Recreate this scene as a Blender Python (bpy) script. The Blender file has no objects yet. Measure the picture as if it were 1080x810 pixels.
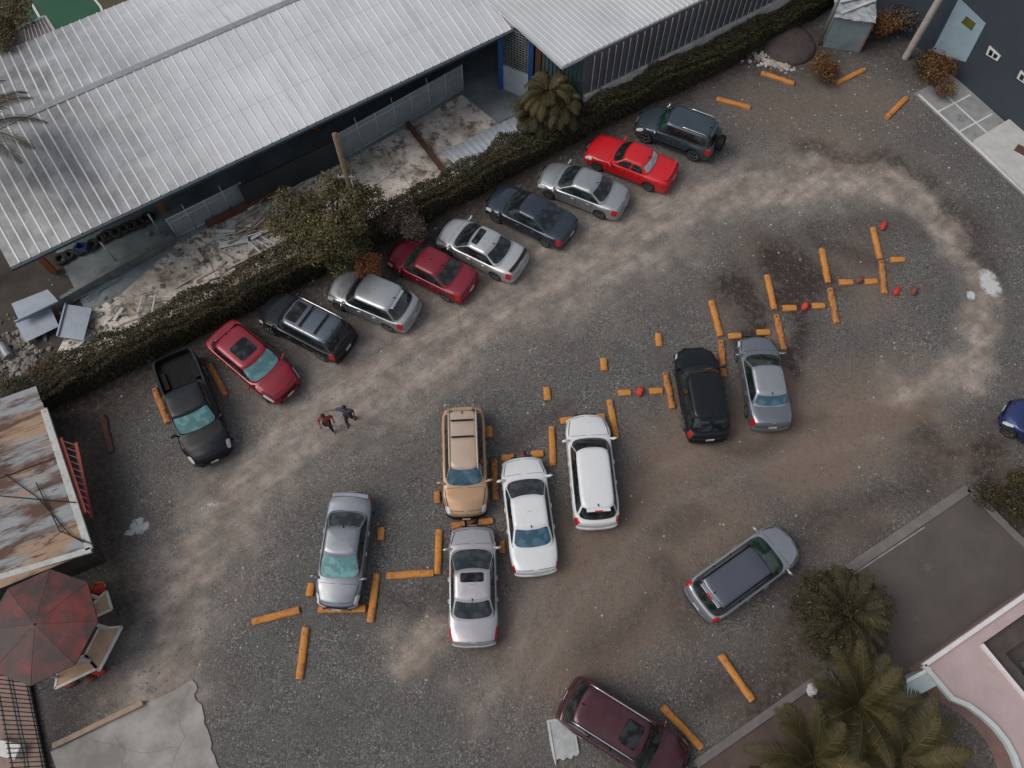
import bpy, bmesh, math, random
from mathutils import Vector, Matrix
random.seed(7)
R = math.radians
sc = bpy.context.scene
COL = sc.collection
# ---------------------------------------------------------------- camera model
CH, CT, CF = 31.0, R(24.6), 820.0
def G(px, py, z=0.0):
    """photo pixel -> world point at height z (used once, to survey positions)"""
    a = (px-540)/CF; b = (405-py)/CF
    d = (a, math.sin(CT)+b*math.cos(CT), -math.cos(CT)+b*math.sin(CT))
    k = (z-CH)/d[2]
    return Vector((d[0]*k, d[1]*k, z))
cam = bpy.data.cameras.new('camera'); camo = bpy.data.objects.new('camera', cam); COL.objects.link(camo)
camo.location = (0, 0, CH); camo.rotation_euler = (CT, 0, 0)
cam.sensor_width = 36; cam.lens = 36*CF/1080; cam.clip_end = 2000; cam.clip_start = .5
sc.camera = camo
# ---------------------------------------------------------------- helpers
def link(o, parent=None):
    COL.objects.link(o)
    if parent: o.parent = parent
    return o
def mesh_obj(name, verts, faces, m=None, parent=None, smooth=False, angle=None):
    me = bpy.data.meshes.new(name); me.from_pydata([tuple(v) for v in verts], [], faces)
    if m: me.materials.append(m)
    if smooth:
        me.polygons.foreach_set('use_smooth', [True]*len(me.polygons))
        if angle: me.set_sharp_from_angle(angle=R(angle))
    me.update()
    return link(bpy.data.objects.new(name, me), parent)
def tag(o, label=None, cat=None, group=None, kind=None):
    if label: o['label'] = label
    if cat: o['category'] = cat
    if group: o['group'] = group
    if kind: o['kind'] = kind
    return o
def empty(name, loc=(0,0,0), rz=0, label=None, cat=None, group=None):
    o = bpy.data.objects.new(name, None); o.location = loc; o.rotation_euler = (0,0,rz)
    o.empty_display_size = .2
    link(o); return tag(o, label, cat, group)
class MB:
    """collects geometry of ONE part"""
    def __init__(s): s.v = []; s.f = []
    def add(s, vs, fs):
        n = len(s.v); s.v += [Vector(v) for v in vs]; s.f += [tuple(i+n for i in f) for f in fs]; return s
    def box(s, c, d, M=None, taper=1.0):
        x, y, z = d[0]/2, d[1]/2, d[2]/2
        vs = [(-x,-y,-z),(x,-y,-z),(x,y,-z),(-x,y,-z),(-x*taper,-y*taper,z),(x*taper,-y*taper,z),(x*taper,y*taper,z),(-x*taper,y*taper,z)]
        vs = [Vector(v) for v in vs]
        if M is not None: vs = [M @ v for v in vs]
        vs = [v+Vector(c) for v in vs]
        return s.add(vs, [(3,2,1,0),(4,5,6,7),(0,1,5,4),(1,2,6,5),(2,3,7,6),(3,0,4,7)])
    def bar(s, a, b, w, h, up=(0,0,1)):
        a = Vector(a); b = Vector(b); d = (b-a); L = d.length; d.normalize()
        up = Vector(up)
        if abs(d.dot(up)) > .98: up = Vector((1,0,0))
        y = up.cross(d).normalized(); z = d.cross(y)
        M = Matrix((d, y, z)).transposed()
        return s.box((a+b)/2, (L, w, h), M)
    def tube(s, pts, rad, n=8, cap=True):
        pts = [Vector(p) for p in pts]
        rs = rad if isinstance(rad, (list, tuple)) else [rad]*len(pts)
        rings = []; base = len(s.v)
        for i, p in enumerate(pts):
            d = (pts[min(i+1,len(pts)-1)]-pts[max(i-1,0)]).normalized()
            u = Vector((0,0,1)) if abs(d.z) < .9 else Vector((1,0,0))
            x = d.cross(u).normalized(); y = d.cross(x)
            for k in range(n):
                a = 2*math.pi*k/n
                s.v.append(p+(x*math.cos(a)+y*math.sin(a))*rs[i])
        for i in range(len(pts)-1):
            for k in range(n):
                a = base+i*n+k; b = base+i*n+(k+1)%n
                s.f.append((a, b, b+n, a+n))
        if cap:
            s.f.append(tuple(base+k for k in range(n))[::-1]); e = base+(len(pts)-1)*n
            s.f.append(tuple(e+k for k in range(n)))
        return s
    def prism(s, poly, z0, z1):
        n = len(poly)
        vs = [(p[0],p[1],z0) for p in poly]+[(p[0],p[1],z1) for p in poly]
        area = sum(poly[i][0]*poly[(i+1)%n][1]-poly[(i+1)%n][0]*poly[i][1] for i in range(n))
        fs = [tuple(range(n))[::-1], tuple(range(n,2*n))]+[(i,(i+1)%n,(i+1)%n+n,i+n) for i in range(n)]
        if area < 0: fs = [f[::-1] for f in fs]
        return s.add(vs, fs)
    def grid(s, P, flip=False, wrap=False):
        """P: rows of points"""
        b = len(s.v); nr = len(P); nc = len(P[0])
        for r in P: s.v += [Vector(p) for p in r]
        for i in range(nr-1):
            for j in range(nc if wrap else nc-1):
                q = (b+i*nc+j, b+i*nc+(j+1)%nc, b+(i+1)*nc+(j+1)%nc, b+(i+1)*nc+j)
                s.f.append(q[::-1] if flip else q)
        return s
    def build(s, name, m, parent=None, smooth=False, angle=None, bevel=None, off=None, weld=False):
        vs = s.v if off is None else [v-Vector(off) for v in s.v]
        o = mesh_obj(name, vs, s.f, m, parent, smooth, angle)
        if weld:
            bm = bmesh.new(); bm.from_mesh(o.data); bmesh.ops.remove_doubles(bm, verts=bm.verts, dist=.0015)
            bmesh.ops.recalc_face_normals(bm, faces=bm.faces); bm.to_mesh(o.data); bm.free()
            if smooth and angle: o.data.set_sharp_from_angle(angle=R(angle))
        if bevel:
            b = o.modifiers.new('bevel', 'BEVEL'); b.width = bevel; b.segments = 2; b.limit_method = 'ANGLE'; b.angle_limit = R(35)
        return o
def lerp(a, b, t): return a+(b-a)*t
def clamp(x, a=0., b=1.): return max(a, min(b, x))
def interp(x, pts):
    if x <= pts[0][0]: return pts[0][1]
    for (x0,y0),(x1,y1) in zip(pts, pts[1:]):
        if x <= x1:
            t = (x-x0)/(x1-x0); return lerp(y0, y1, t)
    return pts[-1][1]
def rotz(a): return Matrix.Rotation(a, 3, 'Z')
# ---------------------------------------------------------------- materials
def newmat(name):
    m = bpy.data.materials.new(name); m.use_nodes = True
    return m, m.node_tree, m.node_tree.nodes['Principled BSDF']
def N(nt, t, **kw):
    n = nt.nodes.new(t)
    for k, v in kw.items():
        if k in n.inputs.keys(): n.inputs[k].default_value = v
        else: setattr(n, k, v)
    return n
def coords(nt, obj=True):
    return nt.nodes.new('ShaderNodeTexCoord').outputs['Object' if obj else 'Generated']
def ramp(nt, fac, stops, interp='LINEAR'):
    r = nt.nodes.new('ShaderNodeValToRGB'); nt.links.new(fac, r.inputs[0])
    cr = r.color_ramp; cr.interpolation = interp
    while len(cr.elements) < len(stops): cr.elements.new(.5)
    for e, (p, c) in zip(cr.elements, stops):
        e.position = p; e.color = (c, c, c, 1) if isinstance(c, (int,float)) else (*c, 1)
    return r.outputs[0]
def mix(nt, fac, a, b, mode='MIX'):
    m = nt.nodes.new('ShaderNodeMix'); m.data_type = 'RGBA'; m.blend_type = mode
    for s, v, isf in ((m.inputs[0], fac, 1), (m.inputs[6], a, 0), (m.inputs[7], b, 0)):
        if isinstance(v, bpy.types.NodeSocket): nt.links.new(v, s)
        elif isinstance(v, (int,float)): s.default_value = v if isf else (v,v,v,1)
        else: s.default_value = (*v, 1)
    return m.outputs[2]
def noise(nt, scale, detail=5, rough=.6, vec=None, dist=0.0):
    n = nt.nodes.new('ShaderNodeTexNoise'); n.inputs['Scale'].default_value = scale
    n.inputs['Detail'].default_value = detail; n.inputs['Roughness'].default_value = rough
    n.inputs['Distortion'].default_value = dist
    nt.links.new(vec if vec is not None else coords(nt), n.inputs['Vector']); return n.outputs[0]
def bump(nt, bsdf, h, strength=.3, dist=.02):
    b = nt.nodes.new('ShaderNodeBump'); b.inputs['Strength'].default_value = strength; b.inputs['Distance'].default_value = dist
    nt.links.new(h, b.inputs['Height']); nt.links.new(b.outputs[0], bsdf.inputs['Normal'])
def rough_mat(name, c1, c2=None, scale=3., rough=.85, metal=0., bs=.3, bscale=30., spots=None, spotscale=6., spotpos=.6):
    m, nt, b = newmat(name)
    c2 = c2 or tuple(x*.6 for x in c1)
    col = mix(nt, ramp(nt, noise(nt, scale, 6, .65), [(.35,0.),(.68,1.)]), c1, c2)
    if spots: col = mix(nt, ramp(nt, noise(nt, spotscale, 7, .7), [(spotpos,0.),(spotpos+.07,1.)]), col, spots)
    nt.links.new(col, b.inputs['Base Color'])
    b.inputs['Roughness'].default_value = rough; b.inputs['Metallic'].default_value = metal
    if bs: bump(nt, b, noise(nt, bscale, 4), bs, .02)
    return m
def paint(name, c, metal=.5, rough=.28, dust=.12, coat=.6):
    m, nt, b = newmat(name)
    d = ramp(nt, noise(nt, 2.2, 6, .7), [(.4,0.),(.75,1.)])
    s = nt.nodes.new('ShaderNodeMath'); s.operation='MULTIPLY'; nt.links.new(d, s.inputs[0]); s.inputs[1].default_value = dust
    nt.links.new(mix(nt, s.outputs[0], c, (.24,.21,.18)), b.inputs['Base Color'])
    r = ramp(nt, noise(nt, 5, 5, .7), [(.3,rough),(.8,min(1,rough+.18))]); nt.links.new(r, b.inputs['Roughness'])
    b.inputs['Metallic'].default_value = metal
    b.inputs['Coat Weight'].default_value = coat; b.inputs['Coat Roughness'].default_value = .12
    return m
def glass_mat(name, c, rough=.08):
    m, nt, b = newmat(name)
    nt.links.new(mix(nt, ramp(nt, noise(nt, 3.4, 4, .5), [(.48,0.),(.60,1.)]), c, tuple(x*1.5+.018 for x in c)), b.inputs['Base Color'])
    b.inputs['Roughness'].default_value = rough; b.inputs['IOR'].default_value = 1.5
    b.inputs['Coat Weight'].default_value = .3
    return m
M = {}
M['glass'] = glass_mat('dark_glass', (.010,.014,.015))
M['roofglass'] = glass_mat('roof_glass', (.008,.009,.011), .2); M['roofglass'].node_tree.nodes['Principled BSDF'].inputs['Specular IOR Level'].default_value = .2; M['roofglass'].node_tree.nodes['Principled BSDF'].inputs['Coat Weight'].default_value = 0
M['glassg'] = glass_mat('green_glass', (.010,.030,.024))
M['glasst'] = glass_mat('shaded_glass', (.085,.20,.20), .2)
M['glassb'] = glass_mat('blue_glass', (.030,.075,.11), .12)
M['glassl'] = glass_mat('pale_glass', (.30,.33,.35), .2)
M['black'] = rough_mat('black_plastic', (.007,.007,.008), rough=.6, bs=0)
M['black'].node_tree.nodes['Principled BSDF'].inputs['Specular IOR Level'].default_value = .18
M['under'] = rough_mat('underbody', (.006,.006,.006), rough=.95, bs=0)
M['tyre'] = rough_mat('rubber', (.014,.013,.013), (.03,.027,.024), rough=.9)
M['chrome'] = rough_mat('bright_trim', (.62,.63,.65), (.45,.46,.48), rough=.25, metal=.9, bs=0)
M['rim'] = rough_mat('alloy', (.34,.35,.36), (.2,.2,.2), rough=.35, metal=.8, bs=0)
M['red_lamp'] = rough_mat('red_lens', (.50,.012,.014), (.36,.01,.01), rough=.15, bs=0)
M['clear_lamp'] = rough_mat('clear_lens', (.62,.63,.60), (.45,.46,.45), scale=8, rough=.12, bs=0)
M['plate'] = rough_mat('plate_white', (.6,.6,.58), rough=.5, bs=0)
M['seam'] = rough_mat('seam', (.006,.006,.006), rough=.9, bs=0)
# ---------------------------------------------------------------- light
w = bpy.data.worlds.new('World'); sc.world = w; w.use_nodes = True
nt = w.node_tree; bg = nt.nodes['Background']
sky = nt.nodes.new('ShaderNodeTexSky'); sky.sky_type = 'NISHITA'; sky.sun_disc = False
SUN_EL, SUN_AZ = R(52), R(-100)       # azimuth clockwise from +Y (towards the top-left of the photo)
sky.sun_elevation = SUN_EL; sky.sun_rotation = SUN_AZ
sky.dust_density = 3.0; sky.air_density = 1.2; sky.ozone_density = 1.2
# broken overcast: the sky's own colour, paler, with soft cloud banks
_tc = nt.nodes.new('ShaderNodeTexCoord'); _n = nt.nodes.new('ShaderNodeTexNoise'); _n.inputs['Scale'].default_value = 2.6; _n.inputs['Detail'].default_value = 7; _n.inputs['Roughness'].default_value = .62
nt.links.new(_tc.outputs['Generated'], _n.inputs['Vector'])
_r = nt.nodes.new('ShaderNodeValToRGB'); nt.links.new(_n.outputs[0], _r.inputs[0]); _r.color_ramp.elements[0].position = .36; _r.color_ramp.elements[0].color = (.62,.62,.62,1); _r.color_ramp.elements[1].position = .64; _r.color_ramp.elements[1].color = (1.45,1.45,1.45,1)
_h = nt.nodes.new('ShaderNodeHueSaturation'); _h.inputs['Saturation'].default_value = .42; nt.links.new(sky.outputs[0], _h.inputs['Color'])
_m = nt.nodes.new('ShaderNodeMix'); _m.data_type = 'RGBA'; _m.blend_type = 'MULTIPLY'; _m.inputs[0].default_value = 1
nt.links.new(_h.outputs[0], _m.inputs[6]); nt.links.new(_r.outputs[0], _m.inputs[7]); nt.links.new(_m.outputs[2], bg.inputs[0]); bg.inputs[1].default_value = .105
sl = bpy.data.lights.new('sun', 'SUN'); sl.energy = 1.25; sl.angle = R(38); sl.color = (1, .93, .85)
so = bpy.data.objects.new('sun', sl); COL.objects.link(so)
dirv = Vector((math.sin(SUN_AZ)*math.cos(SUN_EL), math.cos(SUN_AZ)*math.cos(SUN_EL), math.sin(SUN_EL)))
so.rotation_euler = dirv.to_track_quat('Z', 'Y').to_euler(); so.location = (0,0,40)
sc.view_settings.view_transform = 'Standard'; sc.view_settings.look = 'None'
sc.view_settings.exposure = 0.14; sc.view_settings.gamma = 1
sc.cycles.max_bounces = 5; sc.cycles.diffuse_bounces = 2; sc.cycles.glossy_bounces = 3
sc.cycles.use_denoising = True
# ================================================================ GROUND
def pl(pts): return [G(x, y).xy for x, y in pts]
def seg_d(px, py, a, b):
    dx, dy = b[0]-a[0], b[1]-a[1]; t = clamp(((px-a[0])*dx+(py-a[1])*dy)/(dx*dx+dy*dy+1e-9)); return math.hypot(px-a[0]-t*dx, py-a[1]-t*dy), t
DUST = [ # (pixel polyline, half width m, strength)
 ([(150,760),(190,640),(215,570),(262,500),(330,448),(400,420),(470,370),(540,310),(600,265),(680,230),(760,205),(840,190),(900,182),(950,196)], 1.9, .62),
 ([(330,440),(430,360),(520,320),(600,290),(690,240)], 2.5, .60),
 ([(560,300),(640,262),(700,240)], 1.3, .55),
 ([(800,205),(870,183),(940,190),(990,225),(1012,262)], .75, .9),
 ([(1000,240),(1030,290),(1036,330),(1034,370),(1020,400)], .6, .8),
 ([(950,410),(1000,392),(1030,385)], .8, .6),
 ([(420,700),(445,675),(455,660)], .7, .7),
 ([(500,730),(540,700),(560,640)], .9, .25),
]
BROWN = [
 ([(600,600),(680,520),(740,470),(830,440),(930,430)], 2.2, .75),
 ([(560,690),(620,650),(700,590),(760,540)], 2.2, .65),
 ([(830,500),(900,455),(960,430)], 1.8, .8),
 ([(585,720),(640,690),(700,650)], 1.4, .7),
 ([(800,270),(840,290),(910,270),(920,320)], 1.3, .5),
 ([(770,330),(800,310)], 1.2, .5),
 ([(850,70),(930,110),(800,110),(900,160)], 1.8, .45),
 ([(980,480),(1030,480),(1060,520)], 1.3, .6),
 ([(820,360),(835,400)], .5, .8), ([(440,690),(455,670)], .7, .6),
 ([(80,440),(110,520),(115,600)], 1.1, .5), ([(840,700),(800,760)], 1.5, .4), ([(880,560),(930,540)],1.2,.4),
]
DARK = [
 ([(820,278),(850,292),(832,318)], 1.25, 1.0), ([(775,300),(790,330)], .9, .9), ([(836,330),(846,395)], .45, .8), ([(890,265),(930,280),(860,250)], .8, .5), ([(780,355),(800,345)], .5, .8),
 ([(850,160),(900,162),(940,168),(985,190)], .75, .55), ([(1000,215),(1030,250),(1045,280)], .85, .55),
 ([(100,440),(120,560),(130,640)], .9, .55), ([(640,545),(670,500)], 1.2, .3), ([(620,690),(690,640)], .9, .35), ([(970,460),(1010,480)], .8, .55),
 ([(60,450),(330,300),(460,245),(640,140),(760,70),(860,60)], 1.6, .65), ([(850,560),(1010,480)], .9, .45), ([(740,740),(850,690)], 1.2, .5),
 ([(830,330),(850,380)], .4, .6), ([(460,620),(520,690)], .7, .4), ([(880,540),(940,575)], 1.1, .35), ([(800,30),(960,60)],1.5,.5),
 ([(750,470),(800,470),(850,440)],.5,.4), ([(690,560),(740,545)],.5,.3), ([(850,620),(840,690),(800,760)],1.0,.6), ([(1040,470),(1060,560)],1.0,.7), ([(400,640),(470,640),(480,590)],.5,.45), ([(545,465),(600,430)],.6,.35), ([(100,700),(60,790)],1.2,.4), ([(700,600),(720,660)],.7,.4), ([(880,240),(960,240)],.9,.3)]
LIGHT = [([(1040,292),(1044,302)], .45, 1.0), ([(1022,309),(1023,312)], .18, 1.0), ([(146,552),(150,556)], .28, .9), ([(134,560),(142,561)], .12, .8), ([(215,534),(232,526)], .12, .6), ([(700,765),(704,770)],.2,.0)]
from mathutils import noise as mn
def field(lst, x, y, wob=0.45):
    n1 = mn.noise(Vector((x*.55, y*.55, 3.1))); n2 = mn.noise(Vector((x*.55, y*.55, 9.7)))
    n3 = mn.noise(Vector((x*1.7, y*1.7, 1.3))); n4 = mn.noise(Vector((x*1.7, y*1.7, 6.2)))
    x += wob*(n1+.45*n3)*1.6; y += wob*(n2+.45*n4)*1.6
    v = 0
    for pts, wd, s in lst:
        if x < pts[0][2][0]-3*wd or x > pts[0][2][1]+3*wd or y < pts[0][2][2]-3*wd or y > pts[0][2][3]+3*wd: continue
        dmin = min(seg_d(x, y, a[:2], b[:2])[0] for a, b in zip(pts, pts[1:]))
        v = max(v, s*math.exp(-(dmin/wd)**2*1.1))
    return v
def prep(lst):
    out = []
    for pts, wd, s in lst:
        q = [tuple(p) for p in pl(pts)]
        bb = (min(p[0] for p in q), max(p[0] for p in q), min(p[1] for p in q), max(p[1] for p in q))
        out.append(([(p[0],p[1],bb) for p in q], wd, s))
    return out
def axis(a, b, step, ext):
    n = int((b-a)/step); r = [a+i*(b-a)/n for i in range(n+1)]
    return [-x for x in ext[::-1]]+r+list(ext) if False else [a-x for x in ext[::-1]]+r+[b+x for x in ext]
gx = axis(-30, 30, .17, [2,8,25,80,250,600]); gy = axis(-4, 42, .17, [2,8,25,80,250,600])
D1, D2, D3, D4 = prep(DUST), prep(BROWN), prep(DARK), prep(LIGHT)
def offs(q, d):
    out = []
    for i, p in enumerate(q):
        a = q[max(i-1,0)]; b_ = q[min(i+1,len(q)-1)]; dx, dy = b_[0]-a[0], b_[1]-a[1]; l = math.hypot(dx,dy); out.append((p[0]-dy/l*d, p[1]+dx/l*d))
    return out
def smoothq(q):
    q = [tuple(p) for p in q]; out = []
    for i in range(len(q)-1):
        p0 = q[max(i-1,0)]; p1 = q[i]; p2 = q[i+1]; p3 = q[min(i+2,len(q)-1)]
        for t in (0,.25,.5,.75): out.append(tuple(.5*((2*p1[k])+(-p0[k]+p2[k])*t+(2*p0[k]-5*p1[k]+4*p2[k]-p3[k])*t*t+(-p0[k]+3*p1[k]-3*p2[k]+p3[k])*t**3) for k in (0,1)))
    return out+[q[-1]]
def rut(pts, ds, wd, s):
    q = smoothq(pl(pts)); res = []
    for d in ds:
        o_ = offs(q, d); bb = (min(p[0] for p in o_), max(p[0] for p in o_), min(p[1] for p in o_), max(p[1] for p in o_)); res.append(([(p[0],p[1],bb) for p in o_], wd, s))
    return res
LOOP = [(170,790),(185,700),(205,610),(262,510),(330,448),(430,385),(540,310),(640,250),(760,208),(860,186),(940,192),(1000,240),(1034,310),(1020,390),(940,440),(820,470),(700,520),(620,590),(560,680),(520,790)]
LOOP2 = [(430,400),(560,330),(700,262),(820,225),(900,215),(960,250),(985,330),(930,410),(780,455),(690,480),(600,560)]
D5 = rut(LOOP, (-.85,.75), .22, 1.); D6 = rut(LOOP[1:14], (-.1,1.35,-1.5), .26, 1.)
verts = []; cols = []
for y in gy:
    for x in gx:
        ins = -31 < x < 31 and -5 < y < 43
        z = 0
        if ins: z = .03*mn.noise(Vector((x*.3,y*.3,0)))*0
        verts.append((x,y,z))
        if ins: cols += [min(1, max(0, field(D1,x,y)*(1-.30*field(D6,x,y,.22))+.10*field(D5,x,y,.22))), field(D2,x,y), field(D3,x,y), field(D4,x,y,.12)]
        else: cols += [0,.3,.3,0]
nx = len(gx)
faces = [(j*nx+i, j*nx+i+1, (j+1)*nx+i+1, (j+1)*nx+i) for j in range(len(gy)-1) for i in range(nx-1)]
gm, nt, b = newmat('gravel_ground')
vec = coords(nt)
att = nt.nodes.new('ShaderNodeVertexColor'); att.layer_name = 'dirt'
sep = nt.nodes.new('ShaderNodeSeparateColor'); nt.links.new(att.outputs[0], sep.inputs[0])
def vor(scale, feat='F1', out='Color'):
    v = nt.nodes.new('ShaderNodeTexVoronoi'); v.inputs['Scale'].default_value = scale; v.feature = feat
    nt.links.new(vec, v.inputs['Vector']); return v.outputs[out]
def tobw(c):
    s = nt.nodes.new('ShaderNodeSeparateColor'); nt.links.new(c, s.inputs[0]); return s.outputs[0]
stone = ramp(nt, tobw(vor(21)), [(0,(.032,.031,.030)),(.35,(.070,.068,.065)),(.62,(.125,.121,.115)),(.86,(.185,.178,.168)),(.95,(.26,.25,.235)),(1,(.38,.365,.345))])
fine = ramp(nt, tobw(vor(44)), [(0,(.055,.053,.051)),(.6,(.122,.118,.112)),(1,(.21,.20,.19))])
big = ramp(nt, noise(nt, .35, 5, .65), [(.36,0.),(.62,1.)])
grav = mix(nt, ramp(nt, noise(nt, 1.1, 5, .6), [(.38,.15),(.66,.85)]), stone, fine)
grav = mix(nt, mix(nt, .0, big, big), grav, mix(nt, .45, grav, (.068,.066,.064)))
grav = mix(nt, ramp(nt, noise(nt, .8, 6, .7), [(.5,0.),(.75,.45)]), grav, (.12,.088,.072))
def mul(a, b_):
    m = nt.nodes.new('ShaderNodeMath'); m.operation = 'MULTIPLY'; m.use_clamp = True
    for s, v in ((m.inputs[0],a),(m.inputs[1],b_)):
        if isinstance(v,(int,float)): s.default_value = v
        else: nt.links.new(v, s)
    return m.outputs[0]
br = ramp(nt, noise(nt, 1.6, 7, .72), [(.34,.35),(.58,1.1)])
br2 = ramp(nt, noise(nt, 3.5, 7, .75), [(.36,.30),(.56,1.1)])
dustc = mix(nt, ramp(nt, noise(nt, .9, 6, .7), [(.35,0.),(.65,1.)]), (.26,.20,.16), (.49,.42,.365))
dustc = mix(nt, ramp(nt, noise(nt, 3.2, 8, .75), [(.50,0.),(.66,.55)]), dustc, (.20,.165,.145))
dustc = mix(nt, .16, dustc, fine)
c = mix(nt, mul(mul(sep.outputs[1], br2), 1.35), grav, mix(nt, .22, (.19,.132,.098), fine))
smp = nt.nodes.new('ShaderNodeMapping'); smp.inputs['Rotation'].default_value = (0,0,R(-36)); nt.links.new(vec, smp.inputs[0])
smp2 = nt.nodes.new('ShaderNodeMapping'); smp2.inputs['Scale'].default_value = (.22,1.5,1); nt.links.new(smp.outputs[0], smp2.inputs[0])
streak = ramp(nt, noise(nt, 1.5, 6, .65, smp2.outputs[0]), [(.34,.55),(.62,1.1)])
c = mix(nt, mul(mul(mul(sep.outputs[0], br), 1.5), streak), c, dustc)
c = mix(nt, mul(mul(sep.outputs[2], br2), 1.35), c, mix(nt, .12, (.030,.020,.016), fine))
c = mix(nt, mul(ramp(nt, mul(att.outputs[1], br2), [(.25,0.),(.5,1.)]), 1.0), c, (.48,.48,.49))
# stray pale stones
sp = nt.nodes.new('ShaderNodeTexVoronoi'); sp.inputs['Scale'].default_value = 3.2; nt.links.new(vec, sp.inputs['Vector'])
nt.links.new(c, b.inputs['Base Color']); b.inputs['Roughness'].default_value = .93; b.inputs['Specular IOR Level'].default_value = .25
h1 = vor(21, 'F1', 'Distance'); bb_ = nt.nodes.new('ShaderNodeBump'); bb_.inputs['Strength'].default_value = .5; bb_.inputs['Distance'].default_value = .03; bb_.invert = True
nt.links.new(h1, bb_.inputs['Height'])
b3 = nt.nodes.new('ShaderNodeBump'); b3.inputs['Strength'].default_value = .5; b3.inputs['Distance'].default_value = .15
nt.links.new(noise(nt, 1.3, 6, .65), b3.inputs['Height']); nt.links.new(bb_.outputs[0], b3.inputs['Normal']); nt.links.new(b3.outputs[0], b.inputs['Normal'])
go = mesh_obj('ground', verts, faces, gm); tag(go, kind='structure')
ca = go.data.color_attributes.new('dirt', 'FLOAT_COLOR', 'POINT'); ca.data.foreach_set('color', cols)
# loose pale stones
rs = random.Random(3)
mb = MB()
def rock(mb, c, s, rs, flat=.6):
    vs = []
    for v in ((1,0,0),(0,1,0),(-1,0,0),(0,-1,0),(.6,.6,.7),(-.6,.6,.7),(-.6,-.6,.7),(.6,-.6,.7),(0,0,1)):
        k = s*rs.uniform(.7,1.25); vs.append((c[0]+v[0]*k, c[1]+v[1]*k, c[2]+max(0,v[2])*k*flat))
    n = rs.random()*6; ca_, sa = math.cos(n), math.sin(n)
    vs = [(c[0]+(v[0]-c[0])*ca_-(v[1]-c[1])*sa, c[1]+(v[0]-c[0])*sa+(v[1]-c[1])*ca_, v[2]) for v in vs]
    mb.add(vs, [(0,1,4),(1,2,5),(2,3,6),(3,0,7),(1,5,4),(2,6,5),(3,7,6),(0,4,7),(4,5,8),(5,6,8),(6,7,8),(7,4,8)])
for i in range(1100):
    px, py = rs.uniform(40,1080), rs.uniform(60,810)
    if rs.random() < .35: px, py = rs.gauss(930,110), rs.gauss(130,70)
    p = G(px, py); rock(mb, (p.x,p.y,0), rs.choice([.02,.025,.03,.035,.05]), rs)
tag(mb.build('gravel_stones', rough_mat('pale_stone', (.45,.44,.43), (.22,.21,.20), scale=.7, bs=0)), kind='stuff')
mb = MB()
for i in range(5200):
    px, py = rs.uniform(0,1080), rs.uniform(60,810)
    p = G(px, py); rock(mb, (p.x,p.y,0), rs.choice([.02,.025,.03,.04]), rs)
tag(mb.build('gravel_stones', rough_mat('grey_stone', (.20,.195,.185), (.09,.088,.085), scale=.8, bs=0)), kind='stuff')
# ================================================================ CARS
BODYV = [0,.06,.16,.30,.42,.52,.60,.66,.72,.78,.84,.90,.95,1.0]
SHAPES = {
 # fractions from the nose: wb = windscreen base, rf/rr = roof front/rear, rb = rear glass base
 'sedan': dict(wb=.205, rf=.405, rr=.665, rb=.89, H=1.44, belt=.90, hood=.92, deck=1.0, wr=.73, wg=.94, r=.31, sill=.22, exp=7, side=[(.04,.84),(-.80,-.02)]),
 'hatch': dict(wb=.235, rf=.375, rr=.82, rb=.955, H=1.58, belt=.98, hood=1.0, deck=1.02, wr=.78, wg=.93, r=.33, sill=.26, exp=7, side=[(.16,.86),(-.42,.11),(-.84,-.47)]),
 'suv':   dict(wb=.245, rf=.355, rr=.90, rb=.975, H=1.75, belt=1.08, hood=1.08, deck=1.08, wr=.78, wg=.90, r=.37, sill=.34, exp=8, side=[(.24,.88),(-.32,.19),(-.88,-.37)]),
 'pickup':dict(wb=.24, rf=.345, rr=.60, rb=.645, H=1.76, belt=1.08, hood=1.08, deck=1.06, wr=.78, wg=.88, r=.38, sill=.36, exp=8, side=[(.08,.88),(-.82,.02)]),
}
def smooth_patch(mb, fn, a0, a1, b0, b1, na, nb, off, flip=False, rnd=10):
    """offset patch of a parametric surface with rounded corners"""
    P = []
    for i in range(na+1):
        ta = i/na; row = []
        k = (1-abs(2*ta-1)**rnd)**(1/rnd) if 0 < ta < 1 else .0
        k = max(k, .80)
        for j in range(nb+1):
            tb = .5+(j/nb-.5)*k
            a = lerp(a0,a1,ta); b = lerp(b0,b1,tb)
            p = Vector(fn(a,b)); e = 1e-3
            pa = Vector(fn(a+e,b))-Vector(fn(a-e,b)); pb = Vector(fn(a,b+e))-Vector(fn(a,b-e))
            n = pa.cross(pb); n = n.normalized() if n.length > 1e-12 else Vector((0,0,1))
            if flip: n = -n
            row.append(p+n*off)
        P.append(row)
    mb.grid(P, flip)
    return mb
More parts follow.
